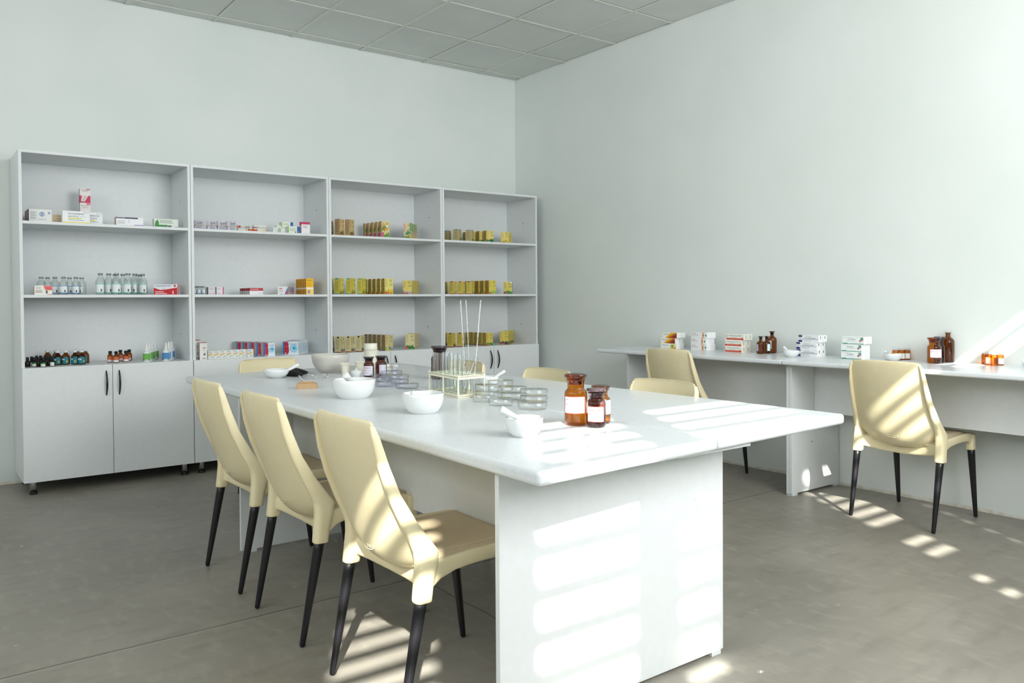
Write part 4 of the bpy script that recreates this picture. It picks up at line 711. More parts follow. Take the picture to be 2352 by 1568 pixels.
def perforated():
    nt = CEIL.node_tree; N = nt.nodes; L = nt.links; b = N['Principled BSDF']
    tc = N.new('ShaderNodeTexCoord'); v = N.new('ShaderNodeTexVoronoi'); v.inputs['Scale'].default_value = 55; v.inputs['Randomness'].default_value = 0.0
    L.new(tc.outputs['Object'], v.inputs['Vector'])
    r = N.new('ShaderNodeMapRange'); r.inputs['From Min'].default_value = .12; r.inputs['From Max'].default_value = .22; L.new(v.outputs['Distance'], r.inputs['Value'])
    mx = N.new('ShaderNodeMix'); mx.data_type = 'RGBA'; src = b.inputs['Base Color'].links[0].from_socket
    L.new(r.outputs[0], mx.inputs['Factor']); mx.inputs[6].default_value = (*lin((150,154,152)), 1); L.new(src, mx.inputs[7]); L.new(mx.outputs[2], b.inputs['Base Color'])
perforated()
TBAR = mat('ceiling_bar_paint', (212,214,206), 0.5)
PLASTER = noise_mat('rough_plaster', (196,188,172), (222,220,210), 30, 0.9)
GLAZING = bpy.data.materials.new('window_glass'); GLAZING.use_nodes = True
def _gl():
    nt = GLAZING.node_tree; nt.nodes.clear(); N = nt.nodes; L = nt.links
    o = N.new('ShaderNodeOutputMaterial'); t = N.new('ShaderNodeBsdfTransparent'); g = N.new('ShaderNodeBsdfGlossy'); g.inputs['Roughness'].default_value = 0
    mx = N.new('ShaderNodeMixShader'); mx.inputs[0].default_value = .06
    L.new(t.outputs[0], mx.inputs[1]); L.new(g.outputs[0], mx.inputs[2]); L.new(mx.outputs[0], o.inputs[0])
_gl()
room()

# ================================================================ cabinets
UW = 1.0077; GAP = .1015; T = .018; FD = -.44
ZS1, ZS2, ZB, ZH, ZT = 1.6626, 1.2154, .078, .7721, 2.0904
ORDW = ['first', 'second', 'third', 'fourth']
def bx(name, parent, x0, x1, y0, y1, z0, z1, m=PANEL, bw=.001):
    mb = MB(); mb.box(x0, x1, y0, y1, z0, z1, m); o = mb.build(name, parent)
    if bw: bevel(o, bw, 1)
    return o
def cabinet(i):
    x0 = -GAP-(4-i)*UW+.001; x1 = x0+UW-.0025; xc = (x0+x1)/2
    lab = ['white open-shelved cabinet with double doors at the far left, holding medicine boxes and bottles',
           'second white open-shelved cabinet from the left, with swirl boxes and yellow boxes',
           'third white open-shelved cabinet from the left, filled with tea boxes',
           'rightmost white open-shelved cabinet, beside the room corner'][i]
    t = thing('shelf_cabinet', lab, 'cabinet', (xc, -.22, 0), group='white shelf cabinets along the back wall')
    def X(a): return a-xc
    Y = .22
    def b(name, xa, xb, ya, yb, za, zb, m=PANEL): return bx(name, t, X(xa), X(xb), ya+Y, yb+Y, za, zb, m)
    for s, (xa, xb) in enumerate([(x0, x0+T), (x1-T, x1)]):
        mb = MB(); mb.box(X(xa), X(xb), FD+Y, -.008+Y, ZB, ZT-T, PANEL)
        if s:   # screw holes left on the inner face
            for yy, zz in ((-.262, 1.858), (-.23, .945)):
                mb.lathe([(.005, 0), (.005, .0006)], HOLE, 10, cap1=True)
                n = 20
                for q in range(len(mb.v)-n, len(mb.v)):
                    vx, vy, vz = mb.v[q]; mb.v[q] = (X(xa)-vz, yy+Y+vx, zz+vy)
        bevel(mb.build('side_panel', t), .001, 1)
    b('top_panel', x0, x1, FD, -.008, ZT-T, ZT)
    b('back_panel', x0+T, x1-T, -.02, -.008, ZB, ZT-T)
    b('shelf', x0+T, x1-T, FD+.001, -.02, ZS1-T, ZS1)
    b('shelf', x0+T, x1-T, FD+.001, -.02, ZS2-T, ZS2)
    b('lower_deck', x0+T, x1-T, FD+.001, -.02, ZH-.020, ZH-.002)
    b('base_panel', x0+T, x1-T, FD+.001, -.02, ZB, ZB+T)
    for s in (0, 1):
        xa, xb = (x0+.001, xc-.0015) if s == 0 else (xc+.0015, x1-.001)
        d = b('door', xa, xb, FD-.017, FD-.001, ZB, ZH)
        hx = xc-.038 if s == 0 else xc+.038
        mb = MB(); pts = []; rad = []
        for k in range(13):
            u = k/12; z = .578+.155*u
            pts.append((X(hx), FD-.019-.026*math.sin(math.pi*u)**.8+Y, z)); rad.append(.0035+.003*math.sin(math.pi*u))
        mb.tube(pts, rad, HANDLE, 8); h = mb.build('handle', d)
    for xx in (x0+.055, x1-.055):
        for yy in (FD+.028, -.06):
            mb = MB(); mb.lathe([(.0, 0), (.021, 0), (.022, .002), (.022, .016), (.0185, .018), (.0185, ZB)], BLACKP, 20, (X(xx), yy+Y, 0))
            l = MB(); l.lathe([(.0195, .018), (.0195, ZB)], CHROME, 20, (X(xx), yy+Y, 0), cap0=True)
            o = l.build('leg', t); mb.build('foot_cap', o)
for i in range(4): cabinet(i)

# ================================================================ central table
def prism(name, parent, pts, z0, z1, m, bw=.012, seg=4):
    mb = MB(); b = len(mb.v); n = len(pts)
    mb.v = [(x, y, z0) for x, y in pts]+[(x, y, z1) for x, y in pts]
    mb.face(list(range(n))[::-1], m); mb.face(list(range(n, 2*n)), m)
    for i in range(n): j = (i+1) % n; mb.face([i, j, n+j, n+i], m)
    o = mb.build(name, parent)
    if bw: bevel(o, bw, seg); 
    return o
TZ = .7577; TT = .036
t = thing('work_table', 'long white laminate table in the middle of the room, with laboratory ware on it', 'table', (-2.78, -2.95, 0))
def L2(p): return (p[0]+2.78, p[1]+2.95)
near, right, left, far = (-3.509,-4.543), (-2.058,-4.465), (-3.458,-1.466), (-2.075,-1.372)
sn, sf = (-2.799, -4.505), (-2.775, -1.420)
prism('tabletop', t, [L2(near), L2((sn[0]-.0006, sn[1])), L2((sf[0]-.0006, sf[1])), L2(left)], TZ-TT, TZ, TOP)
prism('tabletop', t, [L2((sn[0]+.0006, sn[1])), L2(right), L2(far), L2((sf[0]+.0006, sf[1]))], TZ-TT, TZ, TOP)
def panel(y, lab=None):
    mb = MB(); mb.box(-3.458+2.78, -2.54+2.78, y+2.95, y+.018+2.95, .012, TZ-TT, PANEL)
    for px, pz in ((-3.308, .515), (-2.672, .528)):   # plastic screw covers
        mb.lathe([(.009, 0), (.009, .001), (0.006, .0018)], PANEL, 14, cap1=True)
        for q in range(len(mb.v)-42, len(mb.v)):
            vx, vy, vz = mb.v[q]; mb.v[q] = (px+2.78+vx, y+2.95-vz, pz+vy)
    o = bevel(mb.build('end_panel', t), .001, 1)
    for xa in (-3.43, -2.60):
        g = MB(); g.box(xa+2.78, xa+.045+2.78, y+2.95-.002, y+.02+2.95, 0, .013, PANEL); g.build('glide', o)
panel(-4.32); panel(-2.335)
mb = MB(); mb.box(-3.2+2.78, -3.182+2.78, -4.30+2.95, -2.336+2.95, .396, TZ-TT, PANEL)
for yy, zz in ((-3.439, .464), (-2.80, .476), (-4.1, .464)):
    mb.lathe([(.009, 0), (.009, .001), (0.006, .0018)], PORC, 14, cap1=True)
    for q in range(len(mb.v)-42, len(mb.v)):
        vx, vy, vz = mb.v[q]; mb.v[q] = (-3.2+2.78-vz, yy+2.95+vx, zz+vy)
mb.build('modesty_panel', t)
bx('joining_plate', t, -2.93+2.78, -2.60+2.78, -4.47+2.95, -4.02+2.95, TZ-TT-.014, TZ-TT-.0005)

# ================================================================ wall desks
DZ = .8013; DT = .026
def desk(ya, yb, panels, lab):
    t = thing('wall_desk', lab, 'desk', (-.29, (ya+yb)/2, 0)); yc = (ya+yb)/2
    o = MB(); o.box(-.586+.29, -.002+.29, yb-yc, ya-yc, DZ-DT, DZ, TOP); bevel(o.build('tabletop', t), .009, 4)
    for y, s in panels:
        mb = MB(); mb.box(-.505+.29, -.006+.29, y-yc, y+.018-yc, .012, DZ-DT, PANEL)
        if s:
            for px, pz in ((-.30, .30),):
                mb.lathe([(.006, 0), (.006, .0008)], KRAFT, 12, cap1=True)
                for q in range(len(mb.v)-24, len(mb.v)):
                    vx, vy, vz = mb.v[q]; mb.v[q] = (px+.29+vx, y-yc-vz, pz+vy)
            for k in (0, .018): mb.box(-.43+k+.29, -.422+k+.29, y-yc-.006, y-yc, DZ-DT-.011, DZ-DT-.003, HOLE)
        p = bevel(mb.build('side_panel', t), .001, 1)
        for xa in (-.50, -.06):
            g = MB(); g.box(xa+.29, xa+.05+.29, y-yc-.001, y+.019-yc, 0, .013, PANEL); g.build('glide', p)
    y0 = min(p[0] for p in panels)+.018; y1 = max(p[0] for p in panels)
    bx('modesty_panel', t, -.275+.29, -.257+.29, y0-yc+.0005, y1-yc-.0005, .478, DZ-DT)
desk(-1.690, -3.2255, [(-1.941, 1), (-3.2250, 0)], 'white wall desk nearer the room corner, carrying five... ')
D1 = [o for o in COL.objects if o.name == 'wall_desk'][0]
D1['label'] = 'white laminate desk against the right wall, nearer the room corner'
desk(-3.2265, -4.95, [(-3.2445, 1), (-4.90, 0)], 'white laminate desk against the right wall, running out of the right side')

# ================================================================ chairs (forward = +x)
def rrect(c, a, b, n=14, p=3.0):
    """superellipse section: centre c, half-extent vectors a, b"""
    c, a, b = Vector(c), Vector(a), Vector(b); out = []
    for i in range(n):
        t = 2*math.pi*i/n; ct, st = math.cos(t), math.sin(t)
        out.append(c+a*(math.copysign(abs(ct)**(2/p), ct))+b*(math.copysign(abs(st)**(2/p), st)))
    return out
def interp(tab, z):
    for k in range(len(tab)-1):
        if tab[k][0] >= z >= tab[k+1][0]:
            u = (tab[k][0]-z)/(tab[k][0]-tab[k+1][0]); return [a+(b-a)*u for a, b in zip(tab[k][1:], tab[k+1][1:])]
    return list(tab[-1][1:]) if z < tab[-1][0] else list(tab[0][1:])
def make_chair():
    t = thing('chair', 'x', 'chair')
    # side rails running down into the rear leg sleeves: z, xr, xf, y, half thickness
    rail = [(.828, -.318, -.300, .172, .006), (.80, -.318, -.291, .182, .007), (.72, -.303, -.266, .189, .009), (.64, -.278, -.236, .195, .011),
            (.56, -.243, -.190, .202, .014), (.515, -.220, -.158, .206, .018), (.475, -.203, -.128, .208, .022), (.44, -.200, -.134, .210, .024),
            (.40, -.203, -.148, .211, .025), (.342, -.209, -.157, .213, .025)]
    f = MB()
    for s in (1, -1):
        secs = [rrect(((a+b)/2, s*y, z), ((b-a)/2, 0, 0), (0, h, 0)) for z, a, b, y, h in rail]
        f.loft(secs, CREAM)
        # seat rail, arched at both ends
        sr = [(-.180, .445, .340), (-.150, .446, .368), (-.12, .447, .390), (-.07, .449, .405), (0, .452, .411), (.08, .453, .412), (.14, .453, .408), (.165, .453, .395), (.19, .452, .37)]
        f.loft([rrect((x, s*(.207-.010*(x+.18)/.37), (a+b)/2), (0, .013, 0), (0, 0, (a-b)/2)) for x, a, b in sr], CREAM)
        f.loft([rrect((.188-.002*k, s*.197, z), (.023, 0, 0), (0, .020, 0)) for k, z in enumerate((.447, .41, .362))], CREAM)
        # web from the rear sleeve to the seat lip
    f.loft([rrect((.196, y, .430), (.015, 0, 0), (0, 0, .021)) for y in [-.195+.39*k/12 for k in range(13)]], CREAM)
    lip = []
    for k in range(17):
        q = -1+2*k/16; y = q*.205; sag = 1-abs(q)**2.2
        zc = .412-.030*sag-.008; hz = .024+.004*(1-sag)
        lip.append(rrect((-.178+.050*sag, y, zc), (.014, 0, .004), (0, 0, hz)))
    f.loft(lip, CREAM)
    f.box(-.165, .2, -.195, .195, .412, .432, CREAM)
    o = f.build('frame', t)
    md = o.modifiers.new('r', 'REMESH'); md.mode = 'VOXEL'; md.voxel_size = .0034; md.use_smooth_shade = True
    sm = o.modifiers.new('s', 'SMOOTH'); sm.factor = .5; sm.iterations = 7
    bake(o); o.data.name = 'chair_frame'
    # backrest shell
    prof = [(.844, -.331, .156, .022), (.842, -.334, .166, .024), (.834, -.336, .176, .026), (.815, -.336, .180, .028), (.76, -.328, .184, .030), (.68, -.306, .189, .033),
            (.60, -.280, .195, .037), (.53, -.256, .199, .040), (.48, -.240, .198, .050), (.45, -.228, .186, .056), (.425, -.212, .160, .052), (.405, -.192, .125, .042), (.392, -.170, .085, .026), (.388, -.150, .04, .008)]
    b = MB(); n = 18; rows = []
    for side in (0, 1):
        R_ = []
        for z, x, w, c in prof:
            r_ = []
            for k in range(n+1):
                q = -1+2*k/n
                r_.append(Vector((x+c*q*q*abs(q)**.3+side*.008, q*w, z-.004*(q*q)*(1 if z > .84 else 0))))
            R_.append(r_)
        rows.append(R_)
    base = [[None]*len(prof), [None]*len(prof)]
    for side in (0, 1):
        for i, r_ in enumerate(rows[side]):
            base[side][i] = len(b.v); b.v += [tuple(v) for v in r_]
        for i in range(len(prof)-1):
            for k in range(n):
                b.face([base[side][i]+k, base[side][i]+k+1, base[side][i+1]+k+1, base[side][i+1]+k], CREAM, True)
    for i in range(len(prof)-1):
        for k in (0, n): b.face([base[0][i]+k, base[1][i]+k, base[1][i+1]+k, base[0][i+1]+k], CREAM, True)
    for i in (0, len(prof)-1):
        for k in range(n): b.face([base[0][i]+k, base[0][i]+k+1, base[1][i]+k+1, base[1][i]+k], CREAM, True)
    back = b.build('backrest', t)
    md = back.modifiers.new('s', 'SUBSURF'); md.levels = 1; md.render_levels = 1
    # oval maker's mark, raised low on the back
    g = MB(); xs = interp([(z, x) for z, x, w, c in prof], .452)[0]
    ring = [(xs-.0015+.0002*abs(math.cos(a)), .026*math.cos(a), .452+.008*math.sin(a)) for a in [2*math.pi*k/24 for k in range(25)]]
    g.tube([(p[0]-.10*(p[2]-.452)*-4*.5, p[1], p[2]) for p in ring], .0012, CREAM, 6, caps=False)
    for k in range(3): g.tube([(xs-.0008, -.012+.010*k, .448), (xs-.0020, -.008+.010*k, .457)], .0010, CREAM, 5)
    g.build('embossed_mark', back)
    # seat pad
    p = MB(); nx, ny = 16, 16; W_, D0, D1_ = .186, -.168, .203
    def top(u, v):
        x = D0+(D1_-D0)*u; y = W_*(2*v-1); e = min(u, 1-u, v, 1-v)*2
        return (x, y, .4335+.0215*min(1, e*7)**.5-.008*math.sin(math.pi*u)*math.sin(math.pi*v)+.004*u)
    b0 = len(p.v)
    for i in range(nx+1):
        for j in range(ny+1): p.v.append(top(i/nx, j/ny))
    for i in range(nx):
        for j in range(ny):
            a = b0+i*(ny+1)+j; p.face([a, a+ny+1, a+ny+2, a+1], PAD, True)
    rim = [b0+i*(ny+1) for i in range(nx+1)]+[b0+nx*(ny+1)+j for j in range(1, ny+1)]+[b0+i*(ny+1)+ny for i in range(nx-1, -1, -1)]+[b0+j for j in range(ny-1, 0, -1)]
    nb = len(p.v)
    for r_ in rim: x, y, z = p.v[r_]; p.v.append((x, y, .428))
    m_ = len(rim)
    for k in range(m_): j = (k+1) % m_; p.face([rim[k], rim[j], nb+j, nb+k], PAD, True)
    p.face([nb+k for k in range(m_)], PAD)
    pad = p.build('seat_pad', t)
    st = MB()
    for s in (-1, 1):
        for k in range(34):
            x = D0+.012+k*.0103; u0 = (x-D0)/(D1_-D0); u1 = (x+.0062-D0)/(D1_-D0); v = .5+s*.445
            q0, q1 = top(u0, v), top(u1, v+s*.004)
            st.tube([(q0[0], q0[1], q0[2]+.0004), (q1[0], q1[1], q1[2]+.0004)], .0011, STITCH, 5)
    st.build('stitching', pad)
    # four tapered metal legs
    for (x0, y0, z0, x1, y1) in [(-.184, .213, .355, -.252, .212), (-.184, -.213, .355, -.252, -.212), (.188, .197, .375, .235, .202), (.188, -.197, .375, .235, -.202)]:
        l = MB(); pts = []; rad = []
        for u, r_ in ((0, .0175), (.1, .0175), (.5, .0142), (.9, .0105), (.975, .0098), (.992, .0082), (1, .004)):
            pts.append((x0+(x1-x0)*u, y0+(y1-y0)*u, z0*(1-u)+.0)); rad.append(r_)
        l.tube(pts, rad, BLACKLEG, 16); l.build('leg', t)
    return t
chair0 = make_chair()
CH = [ # x, y, heading (deg), label, group
 (-3.385, -2.625, 0, 'cream plastic chair on the left side of the table, farthest of those three', 'chairs on the left side of the table'),
 (-3.385, -3.237, 0, 'cream plastic chair on the left side of the table, middle of those three', 'chairs on the left side of the table'),
 (-3.392, -3.910, 0, 'cream plastic chair closest to the viewer, left side of the table, backrest striped by sunlight', 'chairs on the left side of the table'),
 (-2.86, -1.44, -90, 'cream chair at the far end of the table in front of the second cabinet', None),
 (-2.33, -2.09, 180, 'cream chair on the table\'s right side, its top seen just right of the test tubes', 'chairs on the right side of the table'),
 (-2.33, -2.83, 180, 'cream chair on the table\'s right side, its top seen left of the tall amber jar', 'chairs on the right side of the table'),
 (-2.33, -3.61, 180, 'cream chair on the table\'s right side, its top seen right of the amber jars', 'chairs on the right side of the table'),
 (-.42, -2.50, 0, 'cream chair at the wall desk nearer the room corner, back turned to the viewer', 'chairs at the wall desks'),
 (-.378, -3.888, 0, 'cream chair at the right wall desk, backrest crossed by two diagonal sun stripes', 'chairs at the wall desks')]
for i, (x, y, a, lab, g) in enumerate(CH):
    if i == 0:
        chair0.location = (x, y, 0); chair0.rotation_euler = (0, 0, R(a)); chair0['label'] = lab; chair0['group'] = g; c = chair0
    else:
        c = dup(chair0, lab, (x, y, 0), R(a), group=g)
        if not g and 'group' in c: del c['group']
        if 3 <= i <= 6: c.scale = (1, 1, .96)

# ================================================================ boxed goods on shelves and desks
for st, x, y, z, th, w, d, h, lab, grp in BOXES:
    me = box_mesh(st, w, d, h); nm = 'tea_box' if st.startswith('tea') else 'medicine_box'
    o = link(nm, me, None, (x, y, z+.0002), (0, 0, R(th)))
    tag(o, lab, 'box', grp)

# ================================================================ bottles
def cyl_label(parent, name, r, z0, z1, ang, half, items, paper=(240,241,243), loc=(0,0,0)):
    """paper label wrapped on a round bottle, centred on direction ang (deg), spanning +-half deg"""
    mb = MB(); H_ = z1-z0; W_ = 2*R(half)*r
    def cyl(x, y, o):
        a = R(ang)+(x-W_/2)/r; return (loc[0]+(r+.0005+o)*math.cos(a), loc[1]+(r+.0005+o)*math.sin(a), loc[2]+z0+y)
    its = [('r', 0, 0, 1, 1, paper)]+items
    decal(mb, cyl, W_, H_, its, off=0.0)
    return mb.build(name, parent)
FACE = -122  # shelf labels face the room (deg)
def wide_mouth(w, h, m, lidm, lab=None, lidname='stopper', name='reagent_bottle'):
    r = w/2; t = thing(name, 'x', 'bottle')
    b = MB()
    prof = [(0, .003), (r*.86, .0005), (r*.97, .004), (r, .010), (r, h*.60), (r*.985, h*.635), (r*.93, h*.67), (r*.82, h*.70), (r*.745, h*.715), (r*.72, h*.74), (r*.74, h*.80), (r*.78, h*.87), (r*.86, h*.885), (r*.86, h*.905), (r*.78, h*.915)]
    b.lathe(prof, m, 40); b.build('body', t)
    l = MB(); l.lathe([(0, h*.80), (r*.60, h*.80), (r*.66, h*.915), (r*.80, h*.925), (r*.98, h*.935), (r*1.0, h*.945), (r*1.0, h*.985), (r*.97, h*.998), (0, h*1.0)], lidm, 40); l.build(lidname, t)
    return t
def narrow_mouth(w, h, m, lidm, shoulder=.60):
    r = w/2; t = thing('reagent_bottle', 'x', 'bottle'); b = MB()
    s = shoulder
    prof = [(0, .003), (r*.9, .0005), (r, .006), (r, h*s), (r*.96, h*(s+.06)), (r*.82, h*(s+.11)), (r*.60, h*(s+.145)), (r*.44, h*(s+.17)), (r*.37, h*(s+.21)), (r*.37, h*.90), (r*.50, h*.91), (r*.50, h*.925), (r*.36, h*.93)]
    b.lathe(prof, m, 32); b.build('body', t)
    l = MB(); l.lathe([(0, h*.80), (r*.24, h*.80), (r*.28, h*.93), (r*.34, h*.945), (r*.58, h*.96), (r*.62, h*.975), (r*.60, h*.998), (0, h)], lidm, 28); l.build('stopper', t)
    return t
def make_bottle(kind):
    if kind in ('clear_blue', 'clear_green'):
        h, r = (.114, .0262) if kind == 'clear_blue' else (.140, .0285)
        t = thing('infusion_bottle', 'x', 'bottle'); b = MB(); s = .60
        pr = [(0, .003), (r*.9, .0005), (r, .005), (r, h*s), (r*.93, h*(s+.07)), (r*.72, h*(s+.14)), (r*.5, h*(s+.20)), (r*.43, h*(s+.25)), (r*.42, h*.91), (r*.5, h*.92), (r*.5, h*.94)]
        b.lathe(pr, FOGGY, 24); b.build('body', t)
        c = MB(); c.lathe([(0, h*.93), (r*.53, h*.915), (r*.53, h*.985), (r*.47, h), (0, h)], SILVER, 20); c.build('cap', t)
        col = (36,100,190) if kind == 'clear_blue' else (110,196,170)
        cyl_label(t, 'label', r, h*.08, h*.52, FACE, 62, [('r', 0, .9, 1, .97, col), ('r', 0, 0, 1, .08, col), ('lines', .15, .6, .5, .8, 4, (170,176,180)), ('r', .68, .15, .82, .42, (96,92,96)), ('lines', .2, .5, .25, .35, 1, (150,150,160))], (234,240,242))
    elif kind.startswith('drop'):
        h, r = .060, .0150
        t = thing('dropper_bottle', 'x', 'bottle'); b = MB()
        b.lathe([(0, .001), (r*.92, 0), (r, .002), (r, h*.44), (r*.9, h*.52), (r*.6, h*.60), (r*.48, h*.63), (r*.48, h*.68), (0, h*.68)], DARKB, 20); b.build('body', t)
        c = MB(); c.lathe([(r*.5, h*.62), (r*.56, h*.66), (r*.56, h*.97), (r*.5, h), (0, h)], BLACKP, 18); c.build('cap', t)
        if kind != 'drop_n':
            k = kind[-1]; it = {'g': [('r', 0, .68, 1, 1, (40,150,70)), ('lines', .2, .8, .1, .55, 3, (160,170,160))], 'r': [('p', [(.1,1),(.9,1),(.7,.75),(.3,.8)], (210,40,30)), ('lines', .2, .8, .1, .55, 3, (170,160,160))], 'w': [('lines', .2, .8, .2, .8, 3, (170,160,190))]}[k]
            cyl_label(t, 'label', r, h*.06, h*.42, FACE, 60 if k != 'w' else 25, it, (226,226,216))
    elif kind == 'teal':
        h, r = .091, .0240
        t = thing('tincture_bottle', 'x', 'bottle'); b = MB()
        b.lathe([(0, .001), (r*.92, 0), (r, .003), (r, h*.58), (r*.9, h*.64), (r*.6, h*.76), (r*.46, h*.80), (r*.44, h*.88), (0, h*.88)], BROWN, 24); b.build('body', t)
        c = MB(); c.lathe([(r*.48, h*.85), (r*.55, h*.86), (r*.55, h*.97), (r*.48, h), (0, h)], PORC, 20); c.build('cap', t)
        cyl_label(t, 'label', r, h*.08, h*.54, FACE, 75, [('r', .12, .56, .62, .76, (200,206,226)), ('c', .84, .38, .09, (206,196,40)), ('lines', .1, .7, .08, .45, 4, (30,90,100)), ('r', 0, .94, 1, 1, (20,90,100))], (24,120,132))
    elif kind == 'orange':
        h, r = .075, .0180
        t = thing('tincture_bottle', 'x', 'bottle'); b = MB()
        b.lathe([(0, .001), (r*.92, 0), (r, .003), (r, h*.55), (r*.9, h*.62), (r*.6, h*.72), (r*.48, h*.75), (r*.46, h*.82), (0, h*.82)], BROWN, 22); b.build('body', t)
        c = MB(); c.lathe([(r*.5, h*.78), (r*.62, h*.79), (r*.62, h*.97), (r*.56, h), (0, h)], BLACKP, 20); c.build('cap', t)
        cyl_label(t, 'label', r, h*.06, h*.52, FACE, 75, [('r', 0, 0, 1, .42, (224,220,222)), ('lines', .15, .8, .5, .9, 3, (150,70,40)), ('r', 0, 0, .3, .08, (150,80,90))], (206,104,58))
    elif kind.startswith('spray'):
        h, r = .125, .0235
        t = thing('nozzle_bottle', 'x', 'bottle'); b = MB()
        b.lathe([(0, .001), (r*.92, 0), (r, .003), (r, h*.46), (r*.97, h*.50), (r*.8, h*.57), (r*.6, h*.61), (0, h*.61)], PORC, 24); b.build('body', t)
        c = MB(); c.lathe([(r*.62, h*.58), (r*.60, h*.64), (r*.42, h*.72), (r*.30, h*.84), (r*.20, h*.96), (r*.14, h), (0, h)], PORC, 18); c.build('nozzle', t)
        col = (110,176,84) if kind[-1] == 'g' else (74,140,196)
        cyl_label(t, 'label', r, h*.09, h*.46, FACE, 75, [('lines', .1, .9, .3, .9, 6, tuple(int(x*.8) for x in col)), ('r', 0, 0, .35, .16, tuple(int(x*.7) for x in col)), ('r', .4, .02, .75, .14, (200,210,206))], col)
    elif kind == 'vial':
        h, r = .058, .0110
        t = thing('vial', 'x', 'bottle'); b = MB()
        b.lathe([(0, .001), (r*.92, 0), (r, .002), (r, h*.68), (r*.75, h*.77), (r*.6, h*.8), (r*.6, h*.86), (0, h*.86)], FOGGY, 18); b.build('body', t)
        c = MB(); c.lathe([(r*.6, h*.84), (r*.82, h*.85), (r*.82, h*.98), (r*.74, h), (0, h)], SILVER, 18); c.build('cap', t)
        cyl_label(t, 'label', r, h*.10, h*.6, FACE, 70, [('p', [(0,.5),(1,.75),(1,1),(0,.85)], (70,170,216)), ('r', .3, 0, 1, .15, (60,130,190))], (222,230,234))
    elif kind == 'capsule':
        h, r = .047, .0155
        t = thing('capsule_jar', 'x', 'jar'); b = MB()
        b.lathe([(0, .001), (r*.95, 0), (r, .002), (r, h*.62), (r*.95, h*.70), (0, h*.70)], FOGGY, 20); b.build('body', t)
        c = MB(); c.lathe([(r*.95, h*.68), (r, h*.72), (r*.9, h*.9), (r*.6, h), (0, h)], PORC, 20); c.build('cap', t)
        cyl_label(t, 'contents_band', r, h*.02, h*.30, FACE, 90, [], (214,84,30))
    elif kind == 'bundle':
        t = thing('sachet_bundle', 'x', 'sachets'); rd = random.Random(5)
        s = MB(); cols = [(206,204,214), (226,228,230), (190,186,200), (214,222,216), (176,172,184)]
        for k in range(7):
            y = -.018+.006*k; hh = .058+.006*rd.random()
            secs = []
            for q in range(9):
                u = q/8; z = hh*u; pinch = abs(u-.45)*.02+.0; xw = .029+.004*math.cos(u*5+k)
                secs.append([(-xw, y*(0.6+pinch*25), z), (-xw*.4, y*(0.6+pinch*25)-.003, z), (0, y*(.6+pinch*25)+.002, z), (xw*.5, y*(.6+pinch*25)-.002, z), (xw, y*(.6+pinch*25), z),
                             (xw, y*(.6+pinch*25)+.004, z), (0, y*(.6+pinch*25)+.006, z), (-xw, y*(.6+pinch*25)+.004, z)])
            s.loft(secs, ink(cols[k % 5], .3), smooth=False)
        def fr(x, y, o): return (-.028+x, -.0235-o-.012*abs(y/.06-.45), y)
        decal(s, fr, .056, .056, [('lines', .1, .9, .08, .32, 3, (150,150,170)), ('lines', .15, .9, .6, .9, 4, (140,146,160)), ('r', .6, .75, .72, .85, (90,90,110))], .0012)
        s.build('sachets', t)
        r_ = MB(); r_.tube([(.033*math.cos(a), -.002+.019*math.sin(a), .026) for a in [2*math.pi*k/24 for k in range(25)]], .0016, KRAFT, 6, caps=False); r_.build('rubber_band', t)
    elif kind == 'blister':
        t = thing('blister_pack', 'x', 'blister pack'); s = MB(); s.box(-.0085*2, .0085*2, 0, .0012, 0, .036, PORC); s.build('foil', t)
        p = MB()
        for i in range(3):
            for j in range(2):
                p.lathe([(.0048, 0), (.0044, .0018), (.0025, .0034), (0, .0040)], PORC, 12, (0, 0, 0))
                n = 48
                for q in range(len(p.v)-n, len(p.v)):
                    vx, vy, vz = p.v[q]; p.v[q] = (-.011+.011*i+vx, -vz, .010+.016*j+vy)
        p.build('pockets', t)
    return t
PROTO = {}
for kind, x, y, z, lab, grp in BOTTLES:
    rz = 0
    if kind not in PROTO:
        t = make_bottle(kind); PROTO[kind] = t; t.location = (x, y, z+.0002); t['label'] = lab; t['group'] = grp
    else: t = dup(PROTO[kind], lab, (x, y, z+.0002), random.Random(lab).uniform(-.5, .5) if kind not in ('bundle', 'blister') else 0, group=grp)

# ================================================================ mortars and pestles
def mortar(R1, r0, h, loc, label, spout=None, m=PORC, name='mortar', group='porcelain mortars'):
    """rim radius R1, foot radius r0"""
    prof = [(0, .002), (r0*.9, .002), (r0*.93, 0), (r0, .0012), (r0*1.04, h*.06), (r0+(R1-r0)*.30, h*.13), (r0+(R1-r0)*.62, h*.30), (r0+(R1-r0)*.85, h*.52), (r0+(R1-r0)*.97, h*.78), (R1, h*.985), (R1*.985, h)]
    th = R1*.085
    inn = [(R1-th*.6, h), (R1-th, h*.97), (r0+(R1-r0)*.92-th, h*.66), (r0+(R1-r0)*.72-th, h*.42), (r0+(R1-r0)*.3-th*.6, h*.22), (r0*.5, h*.13), (0, h*.12)]
    mb = MB(); mb.lathe(prof+inn, m, 48)
    if spout is not None:
        a0 = R(spout); out = []
        for (x, y, z) in mb.v:
            a = math.atan2(y, x); da = (a-a0+math.pi) % (2*math.pi)-math.pi; r_ = math.hypot(x, y)
            k = math.exp(-(da/.20)**2)*max(0, (z/h-.55)/.45)**1.3 if r_ > R1*.6 else 0
            out.append((x*(1+.13*k), y*(1+.13*k), z+.02*h*k))
        mb.v = out
    o = mb.build(name, None, loc); tag(o, label, 'mortar', group)
    ring = MB(); ring.lathe([(r0*.90, .0006), (r0*.925, -.0001), (r0*.99, -.0001), (r0*1.006, .0022), (r0*1.01, .0026)], PORC2, 40); ring.build('foot_ring', o)
    return o
